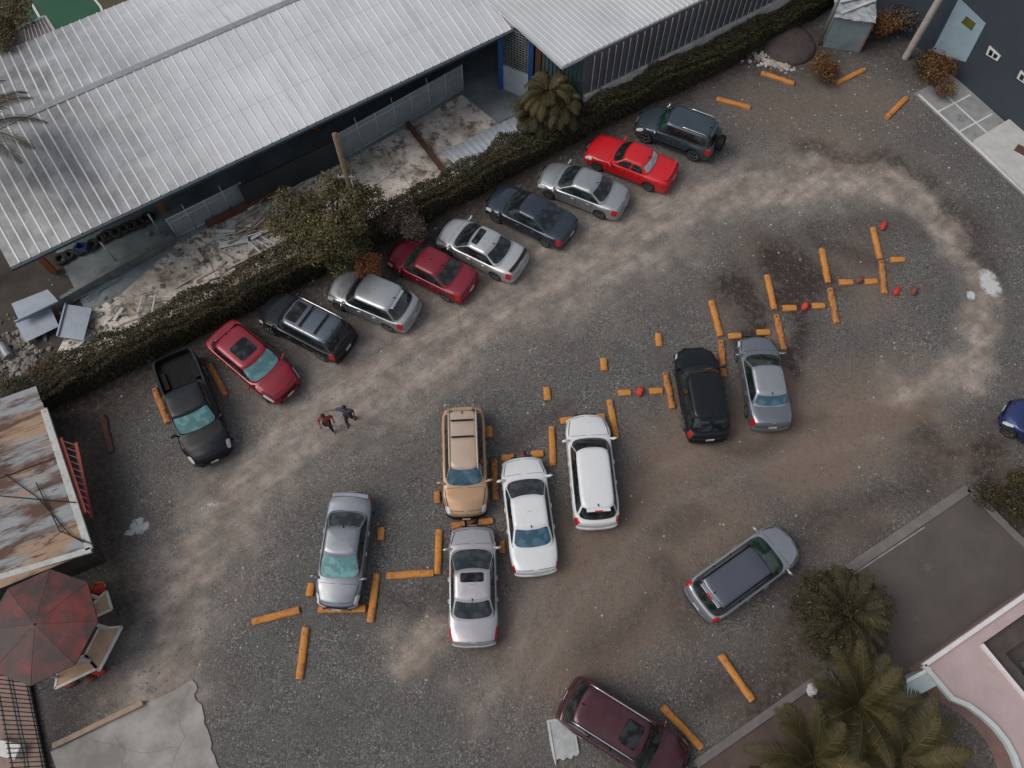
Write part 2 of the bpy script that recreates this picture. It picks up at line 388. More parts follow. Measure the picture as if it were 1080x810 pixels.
def make_car(name, label, cat, group, front, rear, kind, W, paintm, **o):
    A = G(*front); B = G(*rear)
    mid = (A+B)/2; mid.z = 0
    d = (A-B); L = o.get('L', math.hypot(d.x, d.y)); rz = math.atan2(d.y, d.x)
    if o.get('anchor') == 'front': mid = Vector((A.x,A.y,0))-Vector((math.cos(rz),math.sin(rz),0))*L/2
    root = empty(name, mid, rz, label, cat, group)
    S = dict(SHAPES[kind]); S.update({k: v for k, v in o.items() if k in S})
    xF, xR = L/2, -L/2
    X = lambda f: L/2-f*L
    wb, rf, rr, rb = X(S['wb']), X(S['rf']), X(S['rr']), X(S['rb'])
    r = S['r']; ax1 = X(o.get('fa', .175)); ax2 = X(o.get('ra', .79)); sill = S['sill']; belt = S['belt']
    nf, nr = o.get('nf', .16), o.get('nr', .11); bowf, bowr = o.get('bowf', .20), o.get('bowr', .10)
    bed = (X(.655), X(.985)) if kind == 'pickup' else None
    ztop = [(0,.60*S['hood']/.93),(.012,.72*S['hood']/.93),(.04,.79*S['hood']/.93),(.11,.87*S['hood']/.93),(S['wb'],S['hood']),(S['wb']+.05,belt+.03),
            (max(S['rb']-.05,.5),S['deck']-.01),(S['rb'],S['deck']),(.955,S['deck']+.0),(.985,S['deck']-.03),(1.0,S['deck']-.14)]
    def secpts(x):
        f = (L/2-x)/L
        zt = interp(f, ztop); zb = min(zt-.035, interp(f, [(0,.52),(.03,.66),(.15,belt-.09),(.5,belt),(.9,belt+.01),(1,belt-.06)]))
        zs = sill
        ra = r+.055
        for ax in (ax1, ax2):
            dx = x-ax
            if abs(dx) < ra: zs = max(zs, r+math.sqrt(ra*ra-dx*dx)-.01)
        if f < .02 or f > .98: zs = max(zs, sill+.03)
        return zs, zb, zt
    def body(x, v):
        """v: 0 sill .. .72 shoulder .. 1 centre line; left side (+y)"""
        x = clamp(x, xR, xF); v = clamp(v)
        zs, zb, zt = secpts(x)
        ef = clamp(1-(xF-x)/1.0); er = clamp(1-(x-xR)/.8)
        hw = W/2*(1-nf*ef**2.4-nr*er**2.4)
        flare = 1+.018*max(math.exp(-((x-ax1)/.42)**2), math.exp(-((x-ax2)/.42)**2))
        prof = [(0,.955),(.16,.985*flare),(.42,1.0*flare),(.60,.992),(.72,.955),(.78,.90),(.90,.55),(1,.0)]
        y = hw*interp(v, prof)
        if v <= .72: z = lerp(zs, zb, interp(v, [(0,0),(.16,.10),(.42,.45),(.60,.82),(.72,1)]))
        else: z = lerp(zb, zt, interp(v, [(.72,0),(.78,.38),(.84,.62),(.90,.82),(1,1)]))
        if .72 < v < .9: z += .012*ef
        # round the two ends
        for u in (xF-x, x-xR):
            if u < .11:
                g = math.sqrt(max(0., 1-(1-u/.11)**2))
                y *= .93+.07*g; z = .56+(z-.56)*(.84+.16*g)
        k = abs(y)/(W/2)
        x2 = x-bowf*ef*k**2.6*1.3+bowr*er*k**2.6*1.3
        return (x2, y, z)
    # stations
    xs = set(); n = int(L/.06)
    for i in range(n+1): xs.add(round(lerp(xR, xF, i/n), 4))
    for e in (.012,.03,.055,.085): xs.add(round(xF-e,4)); xs.add(round(xR+e,4))
    for ax in (ax1, ax2):
        for q in (-1,-.97,.97,1): xs.add(round(ax+q*(r+.055),4))
    if bed:
        for q in bed: xs.add(round(q,4)); xs.add(round(q+.012,4)); xs.add(round(q-.012,4))
    xs = sorted(xs)
    vs = list(BODYV)
    if bed: vs = [0,.06,.16,.30,.42,.52,.60,.66,.72,.78,.795,.80,.84,.90,.95,1.0]
    def bodyp(x, v):
        p = list(body(x, v))
        if bed and bed[1]+.005 < x < bed[0]-.005 and v > .797:
            p[2] = .72
        elif bed and bed[1]-.013 <= x < bed[0]+.013 and v > .79: p[2] = S['deck']
        if bed and x < bed[0]+.05 and v >= .72 and v <= .797 and x > bed[1]: p[2] = S['deck']-.012
        return p
    mb = MB()
    P = []
    for x in xs:
        row = [bodyp(x, v) for v in vs]
        P.append(row+[(p[0],-p[1],p[2]) for p in row[-2::-1]])
    mb.grid(P, flip=False)
    for x, fl in ((xs[-1], False), (xs[0], True)):
        hw0 = max(body(x, v)[1] for v in (.3,.42,.5)) ; rows = []
        for v in vs:
            p = body(x, v); row = []
            sgn = 1 if x > 0 else -1
            bow = (bowf if x > 0 else bowr)*1.3
            for j in range(13):
                y = p[1]*(1-j/6); k = abs(y)/(W/2)
                row.append((x-sgn*bow*k**2.6, y, p[2]))
            rows.append(row)
        mb.grid(rows, flip=fl)
    bodyo = mb.build('body', paintm, root, smooth=True, angle=38, weld=True)
    # dark belly
    b = MB(); b.box((0,0,.40), (L*.90, W*.72, .36)); b.box((0,0,.5),(L*.5,W*.9,.3)); b.build('underbody', M['under'], root)
    # greenhouse
    H = S['H']; z0 = belt-.10; z1 = H-.085; wg = W/2*S['wg']; wr = W/2*S['wr']; ex = S['exp']
    def gh(t):
        sn = math.sin(math.pi*clamp(t))
        xf = lerp(wb+.08, rf, t)+.035*sn; xr_ = lerp(rb, rr, t)-.035*sn
        hb = lerp(wg, wr, t**1.15)+.012*sn; z = lerp(z0, z1, t)
        return (xf+xr_)/2, (xf-xr_)/2, hb, z
    wp = lambda cx, a, b_, x, y: x-.11*((x-cx)/a)*abs((x-cx)/a)**3*(y/b_)**2
    def gside(q, t):
        cx, a, b_, z = gh(t); q = clamp(q,-.999,.999)
        y = b_*(1-abs(q)**ex)**(1/ex); return (wp(cx,a,b_,cx+a*q,y), y, z)
    def gend(s, t, sg):
        cx, a, b_, z = gh(t); s = clamp(s,-.999,.999)
        return (wp(cx,a,b_,cx+sg*a*(1-abs(s)**ex)**(1/ex),b_*s), b_*s, z)
    def rz_(dd): return interp(dd, [(0,0),(.02,.022),(.06,.045),(.15,.060),(.35,.075),(.8,.085)])
    def ring(t, ins=0, dz=0, n=96):
        cx, a, b_, z = gh(t); a = max(a-ins,.02); b2 = max(b_-ins,.005); out = []
        for k in range(n):
            th = 2*math.pi*(k+.5)/n; c = math.cos(th); s_ = math.sin(th)
            x_ = cx+a*math.copysign(abs(c)**(2/ex), c); y_ = b2*math.copysign(abs(s_)**(2/ex), s_); out.append((wp(cx,a,b2,x_,y_), y_, z+dz))
        return out
    mb = MB(); rows = [ring(t) for t in (0,.15,.3,.45,.6,.75,.88,1.0)]
    bb = gh(1)[2]
    for ins in (.02,.06,.15,.35,.5,bb*.95): 
        if ins < bb: rows.append(ring(1, ins, rz_(ins)))
    mb.grid(rows, wrap=True)
    base = len(mb.v)-96; mb.f.append(tuple(base+k for k in range(96)))
    cab = mb.build('cabin', o.get('roofm', paintm), root, smooth=True, angle=40)
    rp = lambda x, y: (x, y, gh(1)[3]+rz_(max(0.001,min(gh(1)[2]-abs(y), gh(1)[1]-abs(x-gh(1)[0])))))
    tw = clamp((S['hood']+.05-z0)/(z1-z0), .12, .5); tr_ = clamp((S['deck']+.035-z0)/(z1-z0), .12, .5); ts = clamp((belt+.05-z0)/(z1-z0),.1,.5)
    g = MB(); smooth_patch(g, lambda s, t: gend(s, t, 1), -.925, .925, tw-.03, .965, 22, 8, .007, False, 14)
    g.build('windscreen', o.get('wsm', M['glass']), root, smooth=True)
    if o.get('rearglass', True):
        g = MB(); smooth_patch(g, lambda s, t: gend(s, t, -1), -.90, .90, o.get('rt0', tr_), o.get('rt1', .96), 22, 8, .007, True, 12)
        g.build('rear_window', o.get('rgm', M['glass']), root, smooth=True)
    sd_ = o.get('side', S['side'])
    if o.get('pillars', True):
        for sg in (1,-1):
            g = MB(); smooth_patch(g, lambda q, t: (gside(q,t)[0], sg*gside(q,t)[1], gside(q,t)[2]), sd_[-1][0]+.01, sd_[0][1]-.01, ts+.03, .91, 30, 5, .004, sg > 0, 20)
            g.build('window_surround', M['black'], root, smooth=True)
    for q0, q1 in sd_:
        for sg in (1, -1):
            g = MB(); smooth_patch(g, lambda q, t: (gside(q,t)[0], sg*gside(q,t)[1], gside(q,t)[2]), q0, q1, ts+.02, .93, 12, 6, .007, sg > 0, 8)
            g.build('side_window', o.get('sgm', M['glass']), root, smooth=True)
    if o.get('sunroof'):
        f0, f1, fw = o['sunroof']
        x0 = lerp(rf, rr, f1); x1 = lerp(rf, rr, f0)
        g = MB(); smooth_patch(g, rp, x0, x1, -fw*wr, fw*wr, 10, 10, .006, False, 14); g.build('sunroof', M['roofglass'], root, smooth=True)
    if o.get('rails'):
        rm, span, yf = o['rails']
        for sg in (1, -1):
            x0 = lerp(rf, rr, span[0]); x1 = lerp(rf, rr, span[1]); g = MB()
            pts = []
            for i in range(9):
                x = lerp(x0, x1, i/8); p = rp(x, sg*yf*wr); lift = .075*min(1, min(i,8-i)/1.0)
                pts.append((x, p[1], p[2]+lift+.005))
            g.tube(pts, .028, 6); g.build('roof_rail', rm, root, smooth=True)
    for fr in o.get('crossbars', []):
        x = lerp(rf, rr, fr); g = MB(); g.bar((x,-wr*.80,H+.065),(x,wr*.80,H+.065), .07, .035); g.build('crossbar', M['black'], root, bevel=.01)
    for fr in o.get('roofribs', []):
        pass
    # antenna
    if o.get('antenna', True):
        x = lerp(rf, rr, .93); p = rp(x, 0); g = MB(); g.tube([(x,0,p[2]-.01),(x-.03,0,p[2]+.03),(x-.12,0,p[2]+.05)], [.03,.025,.008], 6)
        g.build('antenna', M['black'], root, smooth=True)
    # lamps
    lz0, lz1 = o.get('fl', (.58,.76))
    for sg in (1,-1):
        fn = lambda x, v: (body(x,v)[0], sg*body(x,v)[1], body(x,v)[2])
        g = MB(); smooth_patch(g, fn, xF-o.get('flen',.42), xF-.035, lz0, lz1, 10, 6, .009, sg > 0, 6); g.build('headlight', M['clear_lamp'], root, smooth=True)
        if o.get('turn'):
            g = MB(); smooth_patch(g, fn, xF-.62, xF-.45, .5, .68, 5, 4, .009, sg > 0, 6); g.build('side_marker', M['red_lamp'], root, smooth=True)
        tv = o.get('tl', (.45,.76)); tl = o.get('tlen', .30)
        if o.get('tall'):
            g = MB(); smooth_patch(g, lambda s, t: gend(s, t, -1), sg*.99, sg*.90, .16, .80, 3, 8, .012, sg > 0, 8); g.build('taillight', M['red_lamp'], root, smooth=True)
        else:
            g = MB(); smooth_patch(g, fn, xR+.03, xR+tl, tv[0], tv[1], 8, 6, .009, sg > 0, 6); g.build('taillight', M['red_lamp'], root, smooth=True)
        # mirror
        g = MB(); mz = belt+.07; mx = wb-.14; my = W/2*.93
        g.bar((mx+.02, sg*my*.96, mz-.03), (mx-.0, sg*(my+.10), mz), .07, .05)
        cxm = (mx-.02, sg*(my+.16), mz+.02)
        a_ = []
        for i in range(5):
            ph = -math.pi/2+math.pi*i/4; row = []
            for k in range(10):
                th = 2*math.pi*k/10
                row.append((cxm[0]+.065*math.cos(ph)*math.cos(th)-.02*sg*math.sin(ph)*sg, cxm[1]+.13*math.sin(ph)*1.0, cxm[2]+.075*math.cos(ph)*math.sin(th)))
            a_.append(row)
        g.grid(a_, wrap=True); g.build('mirror', o.get('mirm', paintm), root, smooth=True)
        # seams and handles
        for f in o.get('doors', (.30,.50,.68)):
            g = MB(); x = X(f); smooth_patch(g, fn, x, x+.016, .10, .72, 1, 8, .003, sg > 0); g.build('door_seam', M['seam'], root)
        for f in o.get('handles', (.46,.64)):
            x = X(f); p = fn(x, .6); g = MB(); g.box((x, p[1]+sg*.02, p[2]), (.17,.03,.03)); g.build('door_handle', o.get('hm', paintm), root, bevel=.008)
        if o.get('trim'):
            g = MB(); smooth_patch(g, fn, X(.80), X(.22), .20, .30, 20, 2, .012, sg > 0); g.build('side_trim', o['trim'], root, smooth=True)
        if o.get('beltline', True):
            g = MB(); smooth_patch(g, lambda q, t: (gside(q,t)[0], sg*gside(q,t)[1], gside(q,t)[2]), -.86, .86, ts-.02, ts+.012, 24, 1, .010, sg > 0, 40)
            g.build('belt_trim', o.get('beltm', M['black']), root, smooth=True)
    # bonnet and boot shut lines
    for f, vv in ((.035,.80),(S['wb']-.012,.78)):
        g = MB(); x = X(f); row = []
        for s_ in (1,-1):
            g2 = lambda x_, v_, s_=s_: (body(x_,v_)[0], s_*body(x_,v_)[1], body(x_,v_)[2])
            smooth_patch(g, g2, x, x+.014, vv, 1.0, 1, 10, .003, s_ > 0)
        g.build('bonnet_seam', M['seam'], root)
    for s_ in (1,-1):
        g2 = lambda x_, v_: (body(x_,v_)[0], s_*body(x_,v_)[1], body(x_,v_)[2])
        g = MB(); P = []
        for i in range(15):
            x = lerp(X(S['wb']-.015), X(.04), i/14); v = lerp(.775, .80, i/14)
            P.append([Vector(g2(x, v))+Vector((0,0,.004)), Vector(g2(x, v+.012))+Vector((0,0,.004))])
        g.grid(P, flip=s_ < 0); g.build('bonnet_seam', M['seam'], root)
        # bonnet crease
    if kind == 'sedan':
        g = MB()
        for s_ in (1,-1):
            g2 = lambda x_, v_, s_=s_: (body(x_,v_)[0], s_*body(x_,v_)[1], body(x_,v_)[2])
            smooth_patch(g, g2, xR+.075, xR+.092, .76, 1.0, 1, 10, .003, s_ > 0)
        g.build('boot_seam', M['seam'], root)
        if o.get('spoiler'):
            g = MB(); P = []
            for i in range(13):
                y = lerp(-1,1,i/12)*W*.40; x = xR+.16+.10*(abs(y)/(W/2))**2.2
                P.append([(x+.10,y,S['deck']+.0),(x+.09,y,S['deck']+.045),(x-.05,y,S['deck']+.055),(x-.06,y,S['deck']-.01)])
            g.grid(P); g.build('spoiler', o['spoiler'] if o['spoiler'] is not True else paintm, root, smooth=True, angle=30)
    # hatch spoiler
    if kind in ('hatch','suv') and o.get('topspoiler', True):
        g = MB(); g.bar((rr-.04,-wr*.72,z1+.035),(rr-.04,wr*.72,z1+.035), .14, .035); g.build('rear_spoiler', paintm, root, bevel=.012)
    if o.get('brake'):
        g = MB(); g.box((rr-.10,0,z1+.06),(.06,.30,.035)); g.build('brake_light', M['red_lamp'], root, bevel=.008)
    # grille, bumpers, plates
    g = MB(); g.box((xF+.002,0,.60),(.03,W*.50,.10)); g.box((xF-.01,0,.38),(.05,W*.62,.12)); g.build('grille', M['black'], root, bevel=.01)
    bm_ = o.get('bumper', paintm)
    for xx, sg, bw, nm in ((xF,1,bowf,'front_bumper'),(xR,-1,bowr,'rear_bumper')):
        g = MB(); P = []
        for i in range(17):
            y = lerp(-1,1,i/16)*W/2*.90; k = abs(y)/(W/2)
            x = xx-sg*bw*1.3*k**2.6*1.02
            e = min(1,(1-abs(y)/(W/2*.90))*8+.25)
            P.append([(x-sg*.10,y,.50),(x+sg*.035*e,y,.49),(x+sg*.055*e,y,.44),(x+sg*.045*e,y,.33),(x-sg*.06,y,.27)])
        g.grid(P, flip=sg > 0); g.build(nm, bm_, root, smooth=True, angle=50)
    g = MB(); g.box((xR-.02,0,.68 if kind!='pickup' else .5),(.02,.34,.14)); g.build('licence_plate', M['plate'], root)
    g = MB(); g.box((xF+.055,0,.46),(.02,.32,.12)); g.build('licence_plate', M['plate'], root)
    # wheels
    for ax in (ax1, ax2):
        for sg in (1,-1):
            yo = sg*(W/2-.015); wd = .20
            g = MB(); rows = []
            prof = [(yo-sg*wd, r*.70),(yo-sg*wd, r*.94),(yo-sg*(wd-.03), r),(yo-sg*.03, r),(yo, r*.94),(yo, r*.66)]
            for (yy, rr_) in prof: rows.append([(ax+rr_*math.cos(2*math.pi*k/24), yy, r+rr_*math.sin(2*math.pi*k/24)) for k in range(24)])
            g.grid(rows, flip=sg > 0, wrap=True); whl = g.build('wheel', M['tyre'], root, smooth=True, angle=50)
            g = MB(); ri = r*.66
            g.grid([[(ax+q*math.cos(2*math.pi*k/24), yo-sg*dd, r+q*math.sin(2*math.pi*k/24)) for k in range(24)] for q, dd in ((ri*1.01,.0),(ri*.9,.005),(ri*.86,.05))], flip=sg > 0, wrap=True)
            for k in range(5):
                th = 2*math.pi*k/5+.3
                g.bar((ax, yo-sg*.02, r),(ax+ri*.9*math.cos(th), yo-sg*.012, r+ri*.9*math.sin(th)), .02, ri*.34, up=(0,1,0))
            g.build('rim', M['rim'], whl)
            # wheels are modelled in the car's frame; keep the part at its axle
    if o.get('spare'):
        g = MB(); rows = []
        for xx, rr_ in ((xR+.02,.0),(xR+.02,.40),(xR-.24,.40),(xR-.29,.32),(xR-.29,.01)):
            rows.append([(xx, rr_*math.cos(2*math.pi*k/28), .95+rr_*math.sin(2*math.pi*k/28)) for k in range(28)])
        g.grid(rows, wrap=True); g.build('spare_wheel_cover', M['black'], root, smooth=True, angle=40)
    if bed:
        g = MB(); pts_y = W/2*.80
        g.box(((bed[0]+bed[1])/2, 0, .735), (bed[0]-bed[1]-.06, pts_y*1.9, .012))
        for i in range(-6,7): g.box(((bed[0]+bed[1])/2, i*pts_y/7, .748), (bed[0]-bed[1]-.1, .05, .014))
        for sg in (1,-1):
            if abs(ax2) < 9: g.box((ax2, sg*(pts_y-.10), .80), (.85,.22,.16))
        g.build('bed_liner', M['black'], root, bevel=.01)
    for nm, f, mm, dims, off in o.get('extras', []):
        g = MB(); g.box((X(f)+off[0], off[1], off[2]), dims); g.build(nm, mm, root, bevel=.01)
    return root, dict(X=X, rp=rp, W=W, wr=wr, H=H, L=L)

PN = dict(
 black=paint('paint_black', (.007,.009,.012), .0, .25, .01, .10), navy=paint('paint_navy', (.030,.042,.062), .5, .25, .08),
 silver=paint('paint_silver', (.40,.42,.44), .75, .30, .15), lsilver=paint('paint_light_silver', (.48,.49,.50), .6, .32, .12),
 bsilver=paint('paint_blue_silver', (.21,.23,.26), .7, .30, .12), white=paint('paint_white', (.62,.63,.64), .0, .28, .10),
 red=paint('paint_red', (.50,.006,.012), .0, .32, .02, .3), crimson=paint('paint_crimson', (.21,.006,.018), .2, .28, .02, .4), dred=paint('paint_deep_red', (.19,.008,.022), .2, .35, .02, .3),
 maroon=paint('paint_maroon', (.055,.010,.017), .4, .28, .08), tan=paint('paint_tan', (.40,.245,.14), .35, .38, .25),
 teal=paint('paint_slate', (.060,.085,.105), .6, .28, .08), grey=paint('paint_grey_sheen', (.36,.375,.41), .7, .30, .12), blue=paint('paint_blue', (.025,.045,.15), .5, .28, .06), pale=paint('paint_pale_lilac', (.42,.41,.435), .6, .32, .12))
PN['black'].node_tree.nodes['Principled BSDF'].inputs['Specular IOR Level'].default_value = .3
GR1 = 'cars parked in the row along the hedge'; GR2 = 'cars parked in the middle bays'; GR3 = 'cars standing loose at the right and bottom of the lot'
make_car('pickup_truck', 'black pickup truck with an open empty bed backed up to the hedge', 'pickup truck', GR1, (226,485,.5), (180,373,1), 'pickup', 1.92, PN['black'], wsm=M['glasst'], fl=(.60,.80), flen=.36, antenna=False)
make_car('hatchback', 'deep red crossover with a black sunroof and teal windscreen facing away from the hedge', 'car', GR1, (305,413,.6), (227,345,1.1), 'hatch', 1.82, PN['crimson'], wsm=M['glasst'], sunroof=(.16,.62,.62), flen=.5, L=4.45, anchor='front')
make_car('suv', 'black SUV with roof rack cross bars parked nose into the hedge', 'suv', GR1, (279,320,.8), (368,368,.5), 'suv', 1.84, PN['black'], rails=(M['chrome'],(.03,.97),.93), crossbars=(.40,.72), roofm=paint('roof_slate',(.09,.11,.14),.6,.3,.1), sunroof=(.06,.30,.7))
make_car('crossover', 'silver grey crossover beside the leafy tree with its nose in the hedge', 'car', GR1, (351,297,.7), (437,335,.5), 'hatch', 1.84, PN['silver'], H=1.64)
make_car('sedan', 'dark red sedan with a plain red roof parked right of the orange flowering bush', 'car', GR1, (414,262,.7), (497.5,305,.6), 'sedan', 1.76, PN['dred'], wsm=M['glassg'], wb=.22, rf=.36)
make_car('sedan', 'light silver sedan with a black sunroof parked nose to the hedge', 'car', GR1, (467,241,.6), (550.5,283.5,.5), 'sedan', 1.84, PN['lsilver'], sunroof=(.10,.40,.68), spoiler=M['seam'], beltm=M['chrome'], wb=.19)
make_car('sedan', 'dark navy sedan with grey blue roof between two silver sedans', 'car', GR1, (518,206,.6), (602.5,249,.5), 'sedan', 1.84, PN['navy'], beltm=M['chrome'], H=1.46)
make_car('sedan', 'silver sedan parked just left of the bright red sedan', 'car', GR1, (571.5,182,.6), (659,217.5,.5), 'sedan', 1.80, PN['silver'])
make_car('sedan', 'bright red old boxy sedan parked along the hedge', 'car', GR1, (622,153,.6), (710,189.5,.5), 'sedan', 1.72, PN['red'], rgm=M['glassl'], pillars=False, side=[(.06,.74),(-.68,-.02)], H=1.38, nf=.08, nr=.06, bowf=.10, bowr=.06, wb=.30, rf=.43, rr=.70, rb=.80, spoiler=True)
make_car('suv', 'slate blue SUV with silver roof rails and black spare wheel cover at the row end', 'suv', GR1, (674,123,.7), (756,155,.6), 'suv', 1.80, PN['teal'], H=1.70, rails=(M['chrome'],(.35,.95),.92), wsm=M['glassg'], spare=True, trim=M['black'], beltm=M['chrome'], mirm=M['chrome'])
make_car('crossover', 'all black crossover in the middle bays beside a worn orange kerb', 'car', GR2, (731.5,368,.7), (747.5,464,.5), 'hatch', 1.84, PN['black'], rr=.86, rb=.97, H=1.62, L=4.3)
make_car('sedan', 'blue grey sedan parked right of the all black crossover', 'car', GR2, (797,355.5,.7), (813,451,.5), 'sedan', 1.76, PN['bsilver'], rr=.73, rb=.85, rgm=M['glassb'], L=4.35, roofm=PN['silver'])
make_car('people_carrier', 'white people carrier with long plain roof between two orange kerbs', 'car', GR2, (617.5,437.5,.6), (629.5,557.5,.4), 'hatch', 1.84, PN['white'], rr=.90, rb=.975, H=1.62, brake=True, tl=(.35,.8), wr=.70)
make_car('sedan', 'white sedan parked right of the tan SUV', 'car', GR2, (550,482,.6), (565.5,606,.5), 'sedan', 1.84, PN['white'], rgm=M['glassb'], wb=.185, rf=.39)
make_car('suv', 'tan SUV with roof rack rails facing the bottom of the photo', 'suv', GR2, (492,546,.5), (487.5,438,1.6), 'suv', 1.80, PN['tan'], anchor='front', L=4.65, rails=(paint('rail_cream',(.5,.42,.34),.1,.5,.2),(.0,1.0),.97), crossbars=(.52,.80), roofm=paint('roof_tan_pale',(.43,.33,.25),.2,.4,.3), wsm=M['glassb'], bumper=M['black'], trim=PN['tan'], wr=.64, fl=(.6,.82), flen=.3)
make_car('sedan', 'pale silver sedan with a black sunroof and red side lamps at the middle front', 'car', GR2, (498,555,.6), (500,682,.45), 'sedan', 1.84, PN['pale'], sunroof=(.12,.42,.66), turn=True, tlen=.62, tl=(.48,.775), hm=M['chrome'], wb=.18, rf=.405, rr=.67, rb=.87, H=1.47)
make_car('sedan', 'blue grey sedan with teal sunshade windscreen facing the bottom left kerbs', 'car', GR2, (355,642,.5), (371,518,.9), 'sedan', 1.76, PN['bsilver'], wsm=M['glasst'], spoiler=True, hm=M['chrome'], fl=(.56,.80), flen=.40)
make_car('suv', 'dark slate SUV with reflected light painted into its pale body driving beside the round palm', 'suv', GR3, (834,567,.7), (733,640,.5), 'suv', 1.84, PN['grey'], wb=.205, rf=.385, H=1.66, roofm=paint('roof_dark_slate',(.10,.11,.14),.6,.3,.1), rails=(M['black'],(.02,.97),.88), wsm=M['glassg'], brake=True, tl=(.35,.8), bumper=M['teal'] if 'teal' in M else PN['teal'])  # body colour lightened to stand in for light reflected off the bonnet
make_car('suv', 'maroon SUV with white roof rails cut off by the bottom edge', 'suv', GR3, (716,809,.6), (602,737,.6), 'suv', 1.88, PN['maroon'], L=4.75, H=1.68, rails=(M['chrome'],(.03,.97),.95), sunroof=(.08,.34,.6), tall=True, topspoiler=False, beltm=M['chrome'])
make_car('hatchback', 'blue car half cut off by the right edge of the photo', 'car', GR3, (1062,430,.6), (1146,484,.6), 'hatch', 1.72, PN['blue'])
# the deep red sedan with a black bonnet: bonnet panel
# ================================================================ KERBS
ko = rough_mat('kerb_orange', (.54,.225,.045), (.40,.155,.035), scale=4, rough=.85, spots=(.20,.12,.08), spotscale=8, spotpos=.555)
kw = rough_mat('kerb_worn', (.46,.19,.045), (.32,.13,.045), scale=5, rough=.9, spots=(.11,.065,.045), spotscale=7, spotpos=.52)
kd = rough_mat('kerb_dark', (.12,.055,.03), (.06,.035,.025), scale=5, rough=.9, spots=(.25,.10,.04), spotscale=7, spotpos=.60)
KERBS = [
 ('L',750.5,316,760.5,353.5,0,'clean orange kerb above the worn one left of the blue grey sedan'),
 ('L',761,358,764,397,1,'worn orange kerb between the black crossover and the blue grey sedan'),
 ('L',809.5,289,817.5,325,0,'clean orange kerb at the left edge of the dark soil patch'),
 ('L',819.5,331,827.5,368,1,'worn chipped kerb touching the nose side of the blue grey sedan'),
 ('L',867.5,261,874.5,297,0,'clean orange kerb right of the darkest soil patch'),
 ('L',876,303,883.5,340,1,'worn chipped kerb below the second last clean kerb of the row'),
 ('L',921.5,239,929.5,272,0,'clean orange kerb beside the uppermost red stone'),
 ('L',930.5,274,934,309,1,'worn kerb with a blackened top half left of two red stones'),
 ('S',768.5,353.5,782,353,0,'short orange block left of the blue grey sedan nose'),
 ('S',798.5,349.7,812.5,349.3,0,'short orange block just in front of the blue grey sedan'),
 ('S',826,323.8,840.5,323.6,0,'short orange block left of the bright red stone amid the upper bays'),
 ('S',857,321.6,870.5,321.3,0,'short orange block right of the bright red stone amid the upper bays'),
 ('S',885.5,296.5,900,296.5,0,'short orange block left of the brown stone in the upper right bay'),
 ('S',912.5,296,926,295.5,0,'short orange block right of the brown stone in the upper right bay'),
 ('S',940,272.8,954.5,272.4,0,'rightmost short orange block, beyond the last long kerb'),
 ('S',743,377,756,377,1,'short worn block tucked by the black crossover nose'),
 ('S',694.5,351,695.5,364.5,0,'lone short orange block farthest right on the open gravel'),
 ('S',636.5,377,637.5,390,0,'lone short orange block in the middle of the open gravel'),
 ('S',576.5,408,577.5,421.5,0,'lone short orange block above the white people carrier left side'),
 ('S',652,413.5,665.5,413,0,'short orange block left of the red stone near the black crossover'),
 ('S',685,411.5,699,411,0,'short orange block right of the red stone near the black crossover'),
 ('L',702,392,710,430,1,'worn chipped kerb along the left side of the black crossover'),
 ('L',643,421,650.5,461.5,0,'clean orange kerb right of the white people carrier bonnet'),
 ('L',582,449,583,490.5,0,'clean orange kerb between the white sedan and the white people carrier'),
 ('S',591,443.3,604,441.5,0,'short orange block at the left front corner of the white people carrier'),
 ('S',625,439.3,638,438.5,0,'short orange block at the right front corner of the white people carrier'),
 ('S',515,449,516,460.5,0,'short orange block right of the tan SUV tail'),
 ('S',529,482.5,542,481.5,0,'short orange block at the left front of the white sedan'),
 ('S',560,478.5,573,477.5,0,'short orange block at the right front of the white sedan'),
 ('L',521,484.5,522.5,526.5,1,'worn orange kerb between the tan SUV and the white sedan'),
 ('S',461,518,461.5,530,1,'short rusty block left of the tan SUV bonnet'),
 ('S',529.5,570,529,583,1,'short rusty block between the pale silver sedan and the white sedan'),
 ('S',476,553.5,490,552,1,'short worn block left part of the gap ahead of the tan SUV'),
 ('S',505,550,520,548.5,1,'short worn block right part of the gap ahead of the tan SUV'),
 ('L',463,558,461,605,0,'long orange kerb left of the pale silver sedan'),
 ('S',401.5,556,401,569,0,'short orange block right of the blue grey sedan with teal windscreen'),
 ('S',328,615,325.5,628,0,'short orange block left of the blue grey sedan headlights'),
 ('L',335,642,385,641.5,0,'long orange kerb under the nose of the blue grey sedan'),
 ('L',397,604,390,656,0,'long orange kerb right of the blue grey sedan front wheel'),
 ('L',407,607,457,603.5,0,'long level orange kerb left of the pale silver sedan'),
 ('L',265,655.5,315,643,0,'long tilted orange kerb at the far lower left of the bays'),
 ('L',322,661,315,716,0,'lowest upright orange kerb at the lower left of the bays'),
 ('L',162,409,176.5,445,1,'rusty kerb along the left side of the black pickup'),
 ('L',220,383.5,237.5,416.5,1,'rusty kerb between the black pickup and the deep red crossover'),
 ('L',106.5,437,116,476,2,'dark decayed kerb nearest the red ladder'),
 ('L',756,102.5,792,112,0,'orange kerb above the slate blue SUV tail'),
 ('L',803.5,75,838,86.5,0,'orange kerb in front of the white rubble heap'),
 ('L',883,86,912,72,0,'orange kerb below the reddish bush by the shack'),
 ('L',935.5,123,957,101.5,0,'orange kerb at the corner of the paved walk'),
 ('L',760.5,690,794.5,738.5,0,'orange kerb on the lower right gravel away from the maroon SUV'),
 ('L',699,745,740.5,789,0,'orange kerb right beside the maroon SUV'),
]
